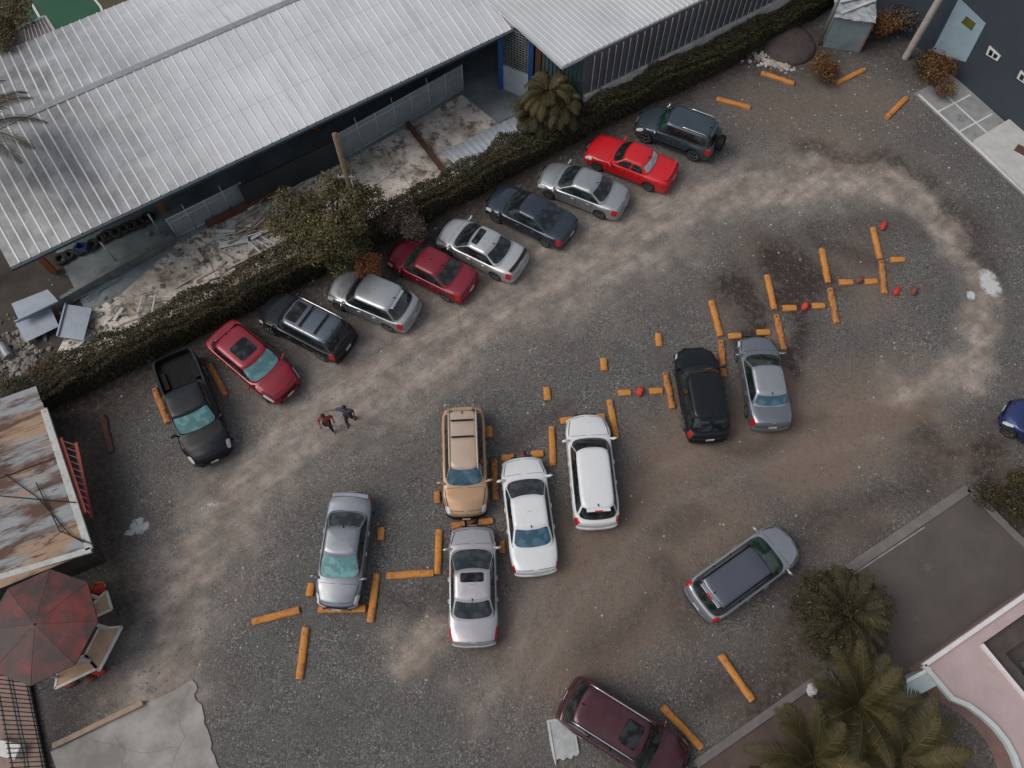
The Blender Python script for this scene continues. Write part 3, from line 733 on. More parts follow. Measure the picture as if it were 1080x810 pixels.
def kerb(t, x0, y0, x1, y1, w, label):
    h = .16 if t == 'L' else .15; wd = .27 if t == 'L' else .29
    a, b_ = G(x0,y0,h), G(x1,y1,h); a.z = b_.z = 0
    d = b_-a; L = max(d.length, .5); mid = (a+b_)/2; rz = math.atan2(d.y,d.x)
    prof = [(-wd/2,0),(-wd/2,h*.62),(-wd*.30,h*.93),(0,h),(wd*.30,h*.93),(wd/2,h*.62),(wd/2,0)]
    rr = random.Random(int(x0*7+y0)); mb = MB(); rows = []
    n = max(3, int(L/.12))
    for i in range(n+1):
        x = -L/2+L*i/n; k = .93 if i in (0,n) else 1; row = []
        for y, z in prof:
            row.append((x+rr.uniform(-.006,.006), y*k+rr.uniform(-.008,.008)*(1+w), z*k+(rr.uniform(-.01,.006)*(1+1.2*w) if z > .05 else -.02)))
        rows.append(row)
    mb.grid(rows, flip=True); m0 = len(prof)
    mb.f.append(tuple(range(m0))); e = n*m0; mb.f.append(tuple(e+k for k in range(m0))[::-1])
    o = mb.build('parking_kerb', (ko,kw,kd)[w], smooth=True, angle=45, weld=True); o.location = mid; o.rotation_euler = (0,0,rz)
    tag(o, label, 'kerb', 'orange painted parking kerbs')
for k in KERBS: kerb(*k)
rst = rough_mat('stone_red', (.48,.035,.02), (.34,.03,.02), scale=6, rough=.7, spots=(.16,.06,.04), spotscale=7)
rbr = rough_mat('stone_brown', (.20,.065,.035), (.11,.045,.03), scale=6, rough=.85)
def stone(px, py, s, m, label, el=1.3, rz=.7, yel=False):
    p = G(px, py, .15); bm = bmesh.new(); bmesh.ops.create_icosphere(bm, subdivisions=3, radius=1)
    for v in bm.verts:
        n = 1+.22*mn.noise(v.co*1.6+Vector((px,py,0))); pk = max(0, v.co.x)**3*.5
        v.co = Vector((v.co.x*el*n*(1)+pk*.5, v.co.y*.8*n*(1-pk*.6), max(-.2,(v.co.z*.9+.35)*n)))*s
    me = bpy.data.meshes.new('painted_stone'); bm.to_mesh(me); bm.free(); me.materials.append(m)
    me.polygons.foreach_set('use_smooth', [True]*len(me.polygons))
    o = link(bpy.data.objects.new('painted_stone', me)); o.location = (p.x,p.y,.02); o.rotation_euler = (0,0,rz)
    tag(o, label, 'stone', 'red and brown stones set between the kerbs')
stone(932.5,237.5,.17,rst,'pointed red stone at the top end of the last long kerb', 1.7, 1.0)
stone(849.5,322.5,.20,rst,'bright red stone between two short blocks left of the darkest soil', 1.15, .9)
stone(907,294.5,.18,rbr,'brown stone between two short blocks in the upper right bay', 1.2, .9)
stone(946.5,306.5,.19,rst,'red stone lying left of a brown stone beyond the last worn kerb', 1.3, .9)
stone(964.5,306.5,.19,rbr,'brown red stone farthest right of the bays', 1.2, 1.0)
stone(675,412.5,.20,rst,'orange red stone between two short blocks near the black crossover', 1.15, 1.2)
stone(550,479.5,.17,rbr,'dull red stone right at the nose of the white sedan', 1.1, 1.0)
stone(497,550,.18,rbr,'rusty stone squeezed in front of the tan SUV bumper', 1.1, .4)
stone(102.5,708,.20,rst,'glossy red stone under the lowest kiosk counter', 1.2, 0)
stone(94,715,.17,rbr,'small brown stone beside the glossy red one by the kiosk', 1.1, 0)
stone(72,720,.22,rbr,'larger brown stone below the left end of the kiosk counter', 1.2, .2)
# ================================================================ YARD BEHIND THE HEDGE
def sheet(name, pts, z, m, kind='structure', px=True, th=None):
    P = pl(pts) if px else pts
    mb = MB(); 
    if th: mb.prism([tuple(p) for p in P], z, z+th)
    else:
        mb.add([(p[0],p[1],z) for p in P], [tuple(range(len(P)))])
        n = sum(P[i][0]*P[(i+1)%len(P)][1]-P[(i+1)%len(P)][0]*P[i][1] for i in range(len(P)))
        if n < 0: mb.f = [f[::-1] for f in mb.f]
    o = mb.build(name, m); return tag(o, kind=kind) if kind else o
dirtm = rough_mat('dark_soil', (.030,.024,.019), (.055,.045,.036), scale=1.2, bs=.6, bscale=12)
sheet('soil', [(-60,470),(40,440),(330,300),(460,238),(640,138),(770,60),(890,-30),(760,-90),(-60,-90)], .004, dirtm)
ym, nt, b = newmat('stained_concrete')
v_ = coords(nt)
c = mix(nt, ramp(nt, noise(nt, .9, 8, .72), [(.36,0.),(.58,1.)]), (.26,.225,.19), (.62,.56,.50))
c = mix(nt, ramp(nt, noise(nt, .5, 6, .7), [(.52,0.),(.68,.8)]), c, (.22,.27,.235))
c = mix(nt, ramp(nt, noise(nt, 1.3, 9, .78), [(.50,0.),(.59,.85)]), c, (.07,.055,.045))
c = mix(nt, ramp(nt, noise(nt, .33, 4, .6), [(.55,0.),(.7,.6)]), c, (.16,.09,.06))
nt.links.new(c, b.inputs['Base Color']); b.inputs['Roughness'].default_value = .9; bump(nt, b, noise(nt, 6, 8, .7), .4, .03)
sheet('yard_slab', [(95,395),(60,372),(78,338),(128,310),(186,258),(262,218),(363,172),(487,100),(540,142),(600,120),(560,150),(440,222),(330,282),(245,322),(150,372)], .012, ym)
seamm = rough_mat('slab_joint', (.09,.08,.07), bs=0)
for i, (a, b_) in enumerate([((215,262),(240,318)),((400,148),(445,215)),((365,165),(400,235)),((270,285),(205,250)),((130,345),(160,368)),((255,300),(150,350)),((385,205),(430,170))]):
    A, B = G(*a), G(*b_); mb = MB(); mb.bar((A.x,A.y,.018),(B.x,B.y,.018),.025,.006); tag(mb.build('slab_joint', seamm), kind='structure')
# ---------------- big warehouse
A0 = G(11,282,4.0); th1 = math.atan2(.5509,.83457)
U = Vector((math.cos(th1), math.sin(th1), 0)); V = Vector((-U.y, U.x, 0))
def L1(u, v, z): return Vector((A0.x,A0.y,0))+U*u+V*v+Vector((0,0,z))
rm, nt, b = newmat('galvanised_roof')
vv = coords(nt)
sx = nt.nodes.new('ShaderNodeSeparateXYZ'); nt.links.new(vv, sx.inputs[0])
c = mix(nt, ramp(nt, noise(nt, .35, 7, .65), [(.38,0.),(.66,1.)]), (.55,.565,.585), (.66,.67,.685))
mr = nt.nodes.new('ShaderNodeMapRange'); nt.links.new(sx.outputs[0], mr.inputs[0]); mr.inputs[1].default_value = 12; mr.inputs[2].default_value = 4.5; 
gr = mul(ramp(nt, noise(nt, .8, 8, .7), [(.30,.45),(.62,1.)]), mr.outputs[0])
def mth(op, a, v):
    q = nt.nodes.new('ShaderNodeMath'); q.operation = op; nt.links.new(a, q.inputs[0]); q.inputs[1].default_value = v; return q.outputs[0]
gr = mul(gr, mth('LESS_THAN', mth('FRACT', mth('DIVIDE', sx.outputs[0], .44), 0), .80))
gr = mul(gr, mth('LESS_THAN', sx.outputs[1], 50))
c = mix(nt, mul(gr, .85), c, (.10,.097,.095))
stm = nt.nodes.new('ShaderNodeMapping'); stm.inputs['Scale'].default_value = (3.5,.22,1); nt.links.new(vv, stm.inputs[0])
c = mix(nt, ramp(nt, noise(nt, 1.2, 6, .65, stm.outputs[0]), [(.50,0.),(.72,.35)]), c, (.30,.285,.27))
lap = mth('LESS_THAN', mth('FRACT', mth('DIVIDE', sx.outputs[1], 2.02), 0), .018)
c = mix(nt, mul(lap, .25), c, (.15,.15,.15))
c = mix(nt, ramp(nt, noise(nt, 2.2, 8, .75), [(.62,0.),(.74,.3)]), c, (.25,.24,.23))
nt.links.new(c, b.inputs['Base Color']); b.inputs['Metallic'].default_value = .35; b.inputs['Roughness'].default_value = .5
wh = empty('warehouse', L1(0,0,0), th1, 'long warehouse with ribbed pale metal gable roof and dark front wall', 'warehouse')
def ribbed(mb, u0, u1, fn, step, hgt, wdt, nv=2):
    """fn(u,v01,h) -> point; ribs run along v"""
    us = []; u = u0
    while u < u1-.01:
        us += [(u,0),(u+step-wdt*1.6,0),(u+step-wdt*1.2,hgt),(u+step-wdt*.4,hgt)]; u += step
    us.append((u1,0))
    rows = [[fn(uu, j/nv, h) for j in range(nv+1)] for uu, h in us]
    mb.grid(rows, flip=True); return mb
EAVE, RIDGE, FAR, RZ = -.0, 6.05, 12.1, 5.3
wl = lambda p: p
g = MB(); ribbed(g, 0, 31, lambda u, t, h: Vector((u, lerp(EAVE,RIDGE,t), lerp(4.0,RZ,t)+h)), .44, .030, .05)
roof1 = g.build('roof', rm, wh)
g = MB(); ribbed(g, 0, 31, lambda u, t, h: Vector((u, lerp(RIDGE,FAR,t), lerp(RZ,4.0,t)+h)), .44, .030, .05)
g.build('roof', rm, wh)
ridge_m = rough_mat('ridge_cap', (.33,.34,.36), (.25,.26,.275), rough=.6, metal=.3, bs=0)
g = MB(); g.grid([[(0,RIDGE-.17,RZ+.0),(0,RIDGE,RZ+.09),(0,RIDGE+.17,RZ+.0)],[(31,RIDGE-.17,RZ+.0),(31,RIDGE,RZ+.09),(31,RIDGE+.17,RZ+.0)]], flip=False)
g.build('ridge_cap', ridge_m, wh)
gut = rough_mat('gutter_blue', (.045,.065,.085), (.03,.04,.05), rough=.5, bs=0)
g = MB(); g.bar((0,-.07,3.93),(31,-.07,3.93), .14,.12); g.bar((0,.12,3.86),(31,.12,3.86), .10,.2); g.build('gutter', gut, wh)
wallm = rough_mat('front_wall', (.035,.045,.052), (.06,.07,.075), scale=.7)
g = MB(); g.bar((.3,4.6,1.9),(31,4.6,1.9), .2,3.8); g.bar((.4,4.7,2),(.4,11.8,2),.2,3.9); g.bar((.4,11.8,1.9),(31,11.8,1.9),.2,3.8)
g.build('wall', wallm, wh)
colm = rough_mat('orange_steel', (.36,.12,.035), (.22,.08,.03), rough=.7)
for px, py in ((58,288),(173,224),(335,141),(484,63)):
    p = G(px, py)-L1(0,0,0); u_ = p.dot(U); v2 = p.dot(V); g = MB(); g.box((u_, v2, 2.0), (.28,.28,3.7)); g.build('column', colm, wh, bevel=.02)
# floor strip under the eave
fm = rough_mat('oily_floor', (.20,.24,.25), (.11,.125,.13), scale=.8, rough=.6)
P = [L1(1,-1.4,0),L1(26,-1.4,0),L1(26,4.5,0),L1(1,4.5,0)]
sheet('paved_strip', [(p.x,p.y) for p in P], .010, fm, px=False)
# tyres in a row under the eave
tp = [(64,272),(72,268),(84,262),(97,257),(107,251),(113,247),(122,244),(131,240),(139,237),(147,234),(155,229)]
tl_ = ['first tyre from the left','second tyre from the left','third tyre from the left','fourth tyre, leaning beside the blue crate','fifth tyre from the left','middle tyre','tyre just right of the middle','tyre fourth from the right','tyre third from the right','tyre second from the right','last tyre on the right']
for i, (px, py) in enumerate(tp):
    p = G(px, py, .2); g = MB(); rr_ = .32+.05*random.Random(i).random(); rows = []
    for k in range(20):
        a = 2*math.pi*k/20; rows.append([((rr_-.10+.10*math.cos(q))*math.cos(a),(rr_-.10+.10*math.cos(q))*math.sin(a),.12+.11*math.sin(q)) for q in [2*math.pi*j/10 for j in range(10)]])
    rows.append(rows[0]); g.grid(rows, wrap=True)
    o = g.build('tyre', M['tyre'], smooth=True); o.location = (p.x,p.y,0.01+(.0 if i%2 else .0)); o.rotation_euler = (R(0),0,i)
    tag(o, 'black tyre in the row below the warehouse eave, '+tl_[i], 'tyre', 'black tyres lying along the warehouse front')
bc = rough_mat('blue_plastic', (.03,.09,.22), (.02,.05,.12), rough=.5)
p = G(88,262,.2); g = MB(); g.box((0,0,.18),(.5,.4,.03)); 
for sx_,sy_,dx_,dy_ in ((0,.19,.5,.03),(0,-.19,.5,.03),(.24,0,.03,.4),(-.24,0,.03,.4)): g.box((sx_,sy_,.30),(dx_,dy_,.28))
o = g.build('crate', bc); o.location = (p.x,p.y,0); tag(o, 'small blue crate among the black tyres by the warehouse', 'crate')
# ---------------- boundary wall, posts, fence panels
wm = rough_mat('render_grey', (.18,.19,.185), (.10,.105,.10), scale=1.1, spots=(.04,.045,.04), spotscale=2.5)
W0, W1 = G(62,326), G(186,256)
g = MB(); g.bar((W0.x,W0.y,.3),(W1.x,W1.y,.3), .18,.6, ); o = g.build('boundary_wall', wm, bevel=.01); tag(o, 'low grey rendered wall between the tyres and the stained yard', 'wall')
g = MB(); D0 = G(262,219); D1_ = G(363,170); g.bar((D0.x,D0.y,.8),(D1_.x,D1_.y,.8),.10,1.6)
o = g.build('dark_board_fence', rough_mat('dark_board', (.018,.022,.022), (.03,.034,.034), scale=.8)); tag(o, 'plain dark board fence between the two pale mesh fences', 'fence')
pipe = rough_mat('white_pipe', (.50,.53,.54), (.33,.35,.36), rough=.5, metal=.2, bs=0)
for n_, (px, py, h) in enumerate([(122,275,1.5),(170,246,1.5)]):
    p = G(px,py); g = MB(); g.tube([p,(p.x,p.y,h)],.04,8); tag(g.build('post', pipe, smooth=True), ['thin white post left of the pale mesh fence, nearer the metal sheets','thin white post right beside the pale mesh fence end'][n_], 'post')
pan = rough_mat('mesh_panel', (.21,.25,.26), (.28,.32,.325), scale=1.4, rough=.6, bs=0)
def mesh_fence(a, b_, h, nb, label, off=0):
    A, B = G(*a), G(*b_); d = B-A; L = d.length; rz = math.atan2(d.y,d.x)
    root = empty('mesh_fence', A, rz, label, 'fence')
    for i in range(nb+1):
        x = L*i/nb; g = MB(); g.tube([(x,0,0),(x,0,h+.06)], .032, 8); g.build('post', pipe, root, smooth=True)
    for z in (h, h-.30, .08):
        g = MB(); g.tube([(0,0,z),(L,0,z)], .024 if z < h else .03, 6); g.build('rail', pipe, root, smooth=True)
    for i in range(nb):
        g = MB(); x0 = L*i/nb+.03; x1 = L*(i+1)/nb-.03; g.box(((x0+x1)/2,.012,h/2+.03),(x1-x0,.008,h-.10)); 
        for k in range(int((x1-x0)/.1)): g.box((x0+.05+k*.1,.004,h/2+.03),(.008,.008,h-.1))
        g.build('panel', pan, root)
    # stays behind
    for i in range(1, nb, 2):
        x = L*i/nb; g = MB(); g.tube([(x,.03,h),(x,.12,h+.32)], .022, 6); g.build('bracket', pipe, root)
mesh_fence((188,251),(263,213),1.45,4,'short pale mesh fence left of the dark board fence, in front of the planks')
mesh_fence((364,167),(489,96),1.75,7,'long pale mesh fence in seven bays in front of the warehouse')
g = MB(); a, b_ = G(170,247,0), G(330,166,0); g.tube([(a.x,a.y,1.68),(b_.x,b_.y,1.68)], .03, 6)
brick = rough_mat('red_brick', (.15,.045,.028), (.08,.03,.022), scale=4, bs=.5)
g = MB(); a, b_ = G(219,240), G(296,203); g.bar((a.x,a.y,.18),(b_.x,b_.y,.18), .22,.30); o = g.build('brick_kerb', brick); tag(o, 'low red brick ledge behind the pile of planks', 'wall')
# beam, corrugated sheet
g = MB(); a, b_ = G(430,132), G(472,187); g.bar((a.x,a.y,.14),(b_.x,b_.y,.14), .22,.24); o = g.build('steel_beam', rough_mat('rusty_brown', (.085,.035,.025), (.05,.028,.02), scale=3)); tag(o, 'rust brown beam lying across the stained yard', 'beam')
def loose_sheet(name, quad, z, m, label, cat, group=None, corr=0, lift=(0,0,0,0), th=.02):
    P = [G(x,y,z) for x,y in quad]
    for p, l in zip(P, lift): p.z += l
    c0 = sum(P, Vector())/4; g = MB()
    n = 40 if corr else 6; rows = []
    for i in range(n+1):
        t = i/n; a = P[0].lerp(P[1], t)-c0; b_ = P[3].lerp(P[2], t)-c0; dz = .025*math.cos(t*math.pi*2*corr) if corr else 0
        rows.append([a+Vector((0,0,dz)), (a+b_)/2+Vector((0,0,dz)), b_+Vector((0,0,dz))])
    g.grid(rows); o = g.build(name, m, smooth=bool(corr)); o.location = c0
    s = o.modifiers.new('thickness','SOLIDIFY'); s.thickness = th
    return tag(o, label, cat, group)
shm = rough_mat('pale_blue_metal', (.30,.34,.40), (.24,.27,.32), scale=2, rough=.55, metal=.1)
loose_sheet('corrugated_sheet', [(466,160),(543,122),(558,140),(488,181)], .55, rough_mat('corrugated_pale', (.44,.48,.54), (.33,.36,.40), rough=.5, metal=.3, bs=0), 'pale corrugated sheet lying by the hedge near the palm', 'metal sheet', corr=13)
GS = 'pale metal door panels dumped by the rubble'
for n_, (q, z, lf, lb) in enumerate([([(14,322),(52,307),(62,318),(20,338)], .75, (.15,.15,0,0), 'topmost pale metal panel with a folded edge'), ([(16,340),(54,326),(62,344),(27,361)], .35, (0,0,0,0), 'pale metal panel half under the topmost one'), ([(71,322),(97,325),(88,359),(61,355)], .35, (.1,0,0,0), 'pale metal panel lying on its own nearest the yard slab')]):
    o = loose_sheet('dumped_sheet', q, z, shm, lb, 'metal sheet', GS, lift=lf, th=.04)
    g = MB(); P = [G(x,y,z) for x,y in q]
    for k, l in enumerate(lf): P[k].z += l
    cc = Vector(o.location)
    e = (2,3) if n_ == 0 else ((0,1) if n_ == 1 else (3,0))
    g.bar(P[e[0]]-cc+Vector((0,0,.04)), P[e[1]]-cc+Vector((0,0,.04)), .07,.10); g.build('folded_edge', shm, o)
wood1 = rough_mat('pale_wood', (.42,.38,.33), (.28,.24,.20), scale=4); wood2 = rough_mat('grey_wood', (.24,.22,.20), (.15,.13,.115), scale=4); wood3 = rough_mat('brown_wood', (.22,.13,.085), (.13,.08,.055), scale=4); wood4 = rough_mat('painted_plank', (.55,.56,.56), (.38,.39,.39), scale=3)
PL = [(230,250,249,234,.20,3),(231,259,262,253,.34,3),(262,226,278,211,.10,1),(294,208,308,201,.20,3),(281,222,292,208,.26,3),(261,244,283,221,.10,0),(247,247,264,239,.12,0),(252,250,285,232,.10,2),(270,246,292,228,.1,0),(268,240,288,224,.08,1),(288,245,306,226,.22,4),(240,257,270,244,.1,1),(255,256,288,243,.12,2),(240,283,290,259,.1,0),(243,287,262,277,.08,3),(262,255,277,268,.1,3),(268,252,287,263,.1,3),(273,248,291,259,.08,3),(300,205,320,192,.10,0),(205,262,214,276,.22,0),(214,262,220,258,.1,1),(62,382,96,353,.10,3),(145,330,151,312,.08,3),(160,330,165,311,.08,3),(125,343,160,330,.08,0),(120,338,130,325,.16,3),(136,326,148,334,.08,0),(172,318,182,322,.1,3),(178,262,190,270,.3,1)]
mm = [wood1, wood2, wood3, wood4, rough_mat('green_plank', (.22,.28,.29), (.16,.2,.2), scale=3)]
cn = ['pale', 'grey', 'brown', 'white painted', 'grey green']
_r = random.Random(77)
for _ in range(34):
    cx_, cy_ = (_r.gauss(268,22), _r.gauss(245,11)) if _ < 22 else (_r.uniform(130,230), 0)
    if _ >= 22: cy_ = 345-(cx_-130)*.55+_r.uniform(-14,10)
    an_ = _r.uniform(-.9,.2); l_ = _r.uniform(5,17); PL.append((cx_-l_*math.cos(an_), cy_-l_*math.sin(an_), cx_+l_*math.cos(an_), cy_+l_*math.sin(an_), _r.choice([.06,.08,.1,.16]), _r.choice([0,0,3,3,1,2])))
for i, (x0,y0,x1,y1,wd,k) in enumerate(PL):
    z = .05+.05*(i%4); a, b_ = G(x0,y0,z), G(x1,y1,z); g = MB(); c0 = (a+b_)/2
    g.bar(a-c0+Vector((0,0,.0)), b_-c0+Vector((0,0,.05*((i*7)%3))), wd, .04)
    o = g.build('plank', mm[k], bevel=.006); o.location = c0
    ln = (a-b_).length
    where = 'in the plank heap by the short mesh fence' if 225 < x0 < 325 and y0 < 290 else ('by the rubble at the hedge foot' if x0 < 80 else 'scattered on the stained slab')
    tag(o, f'{"long" if ln>1.6 else "short"} {"broad" if wd>.15 else "thin"} {cn[k]} plank {where}', 'plank', 'loose planks in the yard')
# bundle of thin rods
g = MB(); rr_ = random.Random(5)
for i in range(26):
    a = G(80+rr_.uniform(-8,20), 312+rr_.uniform(-6,8)); b_ = G(120+rr_.uniform(-14,10), 290+rr_.uniform(-4,8)); g.tube([(a.x,a.y,.05+.1*rr_.random()),(b_.x,b_.y,.05+.1*rr_.random())], .014, 4)
tag(g.build('rod_heap', rough_mat('pale_green_rod', (.26,.34,.34), (.16,.2,.2), bs=0)), 'tangled heap of thin pale green rods beside the metal panels', 'rods', kind='stuff')
g = MB(); rr_ = random.Random(9)
RUB = [rough_mat('rubble_mix', (.32,.29,.26), (.08,.07,.06), scale=1.5, spots=(.45,.45,.45), spotscale=3)]
for i in range(420):
    px, py = (rr_.gauss(18,14), rr_.gauss(375,16)) if i < 260 else (rr_.gauss(120,40), rr_.gauss(345,14))
    if i > 330: px, py = rr_.gauss(240,40), rr_.gauss(262,14)
    p = G(px,py); rock(g, (p.x,p.y,0), rr_.uniform(.04,.16), rr_, 1)
tag(g.build('rubble', RUB[0]), kind='stuff', label='mixed builders rubble at the hedge end and around the planks')
g = MB()
for i in range(150):
    px, py = rr_.gauss(815,13), rr_.gauss(66,4)+.35*(0); p = G(px,py+ (px-815)*.3); rock(g, (p.x,p.y,0), rr_.uniform(.05,.15), rr_, .9)
tag(g.build('rubble', rough_mat('white_rubble', (.50,.45,.41), (.20,.15,.13), scale=1.5, spots=(.45,.44,.42), spotscale=3)), kind='stuff', label='heap of pale broken rubble behind an orange kerb')
# cylinder tank in rubble
p = G(6,370,.3); g = MB(); g.tube([(-.25,.3,.3),(.0,0,.3),(.25,-.3,.3)], .2, 12); o = g.build('gas_bottle', rough_mat('steel_grey', (.30,.32,.34), (.16,.17,.18), metal=.4, rough=.5)); o.location = (p.x,p.y,0); tag(o, 'grey steel bottle lying in the rubble at the left edge', 'bottle')
# ---------------- second warehouse (ribbed wall, top centre)
thB = R(32.6); UB = Vector((math.cos(thB), math.sin(thB), 0)); ang2 = R(131); VB = Vector((math.cos(ang2), math.sin(ang2), 0))
C0 = G(593,70,4.2); C0.z = 0
sh2 = empty('steel_hall', C0, 0, 'hall with pale ribbed roof over grey ribbed metal wall on concrete base', 'hall')
rm2 = rough_mat('roof_pale', (.58,.59,.60), (.48,.49,.50), scale=.4, rough=.5, metal=.3, bs=0)
def ribbed2(mb, fn, u0, u1, step, hgt, wdt): return ribbed(mb, u0, u1, fn, step, hgt, wdt, 1)
g = MB(); ribbed2(g, lambda u, t, h: UB*u+VB*(t*14)+Vector((0,0,4.2+.9*t+h)), 0, 26, .30, .035, .05); g.build('roof', rm2, sh2)
g = MB(); g.bar(UB*0+Vector((0,0,4.1)), UB*26+Vector((0,0,4.1)), .06,.14); g.bar(Vector((0,0,4.1)), VB*14+Vector((0,0,5.0)), .06,.14); g.build('fascia', rm2, sh2)
K = G(612,128)-C0; NB = Vector((-UB.y, UB.x, 0))
rib_m = rough_mat('ribbed_grey', (.13,.135,.145), (.10,.10,.11), scale=.8, rough=.5, metal=.3, bs=0)
g = MB(); ribbed2(g, lambda u, t, h: K+UB*u-NB*h*1.0+Vector((0,0,lerp(1.8,4.15,t))), 0, 26, .42, .07, .035); g.build('wall_cladding', rib_m, sh2)
ribw = rough_mat('white_rib', (.42,.43,.44), (.3,.31,.32), rough=.5, bs=0)
g = MB(); u = .42
while u < 26: g.bar(K+UB*(u-.03)-NB*.085+Vector((0,0,1.8)), K+UB*(u-.03)-NB*.085+Vector((0,0,4.12)), .035,.03, up=(0,1,0)); u += .42
o = g.build('wall_rib', ribw, sh2); o['kind'] = 'stuff'
cb = rough_mat('pale_concrete', (.46,.45,.43), (.32,.31,.295), scale=1.3, spots=(.13,.125,.115), spotscale=3)
g = MB(); g.bar(K+UB*0+Vector((0,0,.9)), K+UB*26+Vector((0,0,.9)), .3,1.8); g.build('concrete_base', cb, sh2)
# left facade of the hall
F0 = G(529,92)-C0; F1 = K+Vector((0,0,0)); fd = (F1-F0); FL = fd.length; fd.normalize(); fn_ = Vector((fd.y,-fd.x,0))
if fn_.y > 0: fn_ = -fn_
blue = rough_mat('blue_paint', (.025,.10,.34), (.02,.07,.24), rough=.5); teal = rough_mat('teal_cladding', (.07,.12,.115), (.045,.07,.07), rough=.5)
g = MB()
for q in (0., 1.75): g.bar(F0+fd*q+fn_*.06, F0+fd*q+fn_*.06+Vector((0,0,4.0)), .24,.24, up=(0,1,0))
g.build('column', blue, sh2)
g = MB(); g.bar(F0+fd*2.15+fn_*.05, F0+fd*2.15+fn_*.05+Vector((0,0,4.0)), .26,.22, up=(0,1,0)); g.build('column', rough_mat('brown_column', (.16,.065,.035), (.1,.05,.03)), sh2)
g = MB(); g.bar(F0+fd*.85+Vector((0,0,.75)), F0+fd*.86+Vector((0,0,.75)), .1,1.5); g.bar(F0+fd*.12+Vector((0,0,.8)), F0+fd*1.63+Vector((0,0,.8)), .12,1.6); g.build('lower_wall', rough_mat('pale_blue_wall', (.42,.47,.52), (.33,.37,.41), scale=1.5), sh2)
g = MB(); g.bar(F0+fd*.12-fn_*.05+Vector((0,0,2.85)), F0+fd*1.63-fn_*.05+Vector((0,0,2.85)), .03,2.4); gb = g.build('window_back', M['glass'], sh2)
g = MB()
for i in range(9): g.bar(F0+fd*(.2+i*.17)+fn_*.03+Vector((0,0,1.65)), F0+fd*(.2+i*.17)+fn_*.03+Vector((0,0,4.0)), .03,.03, up=(0,1,0))
for i in range(16): g.bar(F0+fd*.14+fn_*.03+Vector((0,0,1.7+i*.15)), F0+fd*1.62+fn_*.03+Vector((0,0,1.7+i*.15)), .03,.03)
g.build('window_grille', rough_mat('grille_grey', (.20,.22,.21), (.12,.13,.12)), sh2)
g = MB(); ribbed2(g, lambda u, t, h: F0+fd*u+fn_*h+Vector((0,0,lerp(0,4.1,t))), 2.3, FL, .22, .05, .04); g.build('side_cladding', teal, sh2)
# ---------------- rusty shed at the left
shz = 2.3; sp_ = [(38,407),(97.5,580),(0,608),(-60,628),(-60,448),(0,421)]
A = [G(x,y,shz) for x,y in sp_]; cS = A[0].copy(); cS.z = 0
sroot = empty('rusty_shed', cS, 0, 'low shed with rust streaked patchwork metal roof beside the red ladder', 'shed')
srm, nt, b = newmat('rusty_sheets')
mp = nt.nodes.new('ShaderNodeMapping'); mp.inputs['Rotation'].default_value = (0,0,R(-25)); nt.links.new(coords(nt), mp.inputs[0]); 
mp2 = nt.nodes.new('ShaderNodeMapping'); mp2.inputs['Scale'].default_value = (.35,1.6,1); nt.links.new(mp.outputs[0], mp2.inputs[0])
n1 = noise(nt, 1.0, 7, .65, mp2.outputs[0])
c = mix(nt, ramp(nt, n1, [(.42,0.),(.54,1.)]), (.085,.042,.028), (.25,.265,.275))
n2 = noise(nt, .62, 6, .6, mp2.outputs[0], .3)
c = mix(nt, ramp(nt, n2, [(.50,0.),(.58,1.)]), c, (.30,.20,.13))
c = mix(nt, ramp(nt, noise(nt, 1.3, 8, .7, mp2.outputs[0]), [(.56,0.),(.62,.9)]), c, (.055,.024,.018))
c = mix(nt, ramp(nt, noise(nt, 4, 8, .8), [(.55,0.),(.68,.6)]), c, (.20,.13,.10))
nt.links.new(c, b.inputs['Base Color']); b.inputs['Roughness'].default_value = .75; b.inputs['Metallic'].default_value = .1; bump(nt, b, noise(nt, 5, 6), .4, .03)
du = (A[5]-A[0]).normalized(); dv = (A[1]-A[0]); lv = dv.length; dv.normalize(); 
ns = 9
for i in range(ns):
    g = MB(); t0, t1 = lv*i/ns-.0, lv*(i+1)/ns+.05; rows = []
    for k in range(9):
        t = lerp(t0, t1, k/8); h = .025*(1-math.cos(2*math.pi*k/8*2))/2+.02*(i%2)+(.035 if i in (3,6) else 0)
        base_ = A[0]-cS+dv*t
        rows.append([base_+Vector((0,0,h))-du*.02*((i*5)%3), base_+du*2.4+Vector((0,0,h+.05)), base_+du*6+Vector((0,0,h+.12))])
    g.grid(rows, flip=True); g.build('roof_sheet', srm, sroot, smooth=True)
g = MB(); g.prism([tuple((A[0]-cS+dv*t+du*q).xy) for t, q in ((.25,.5),(lv-.25,.5),(lv-.25,6),(.25,6))], 0, shz-.06); g.build('wall', rough_mat('shed_wall', (.06,.045,.035), (.03,.025,.02), scale=2), sroot)
fwm = rough_mat('white_fascia', (.46,.46,.45), (.34,.34,.33), scale=2.5, spots=(.18,.15,.13), spotscale=5)
a, b_ = G(47,432,shz), G(95,580,shz); nd = (b_-a).normalized(); 
g = MB(); g.bar(a-cS+Vector((.0,0,.03)), b_-cS+Vector((.0,0,.03)), .26,.10); g.build('fascia', fwm, sroot, bevel=.01)
a2, b2 = G(97,580,shz), G(-10,612,shz); g = MB(); g.bar(a2-cS+Vector((0,0,.02)), b2-cS+Vector((0,0,.02)), .22,.12); g.build('fascia', fwm, sroot, bevel=.01)
cab_m = rough_mat('cable', (.012,.012,.012), bs=0)
for q in ([(0,523),(45,527),(80,530)],[(38,509),(63,560),(100,575)],[(5,500),(40,525),(75,565),(88,572)]):
    g = MB(); g.tube([G(x,y,shz+.14)-cS for x,y in q], .022, 5); g.build('cable', cab_m, sroot)
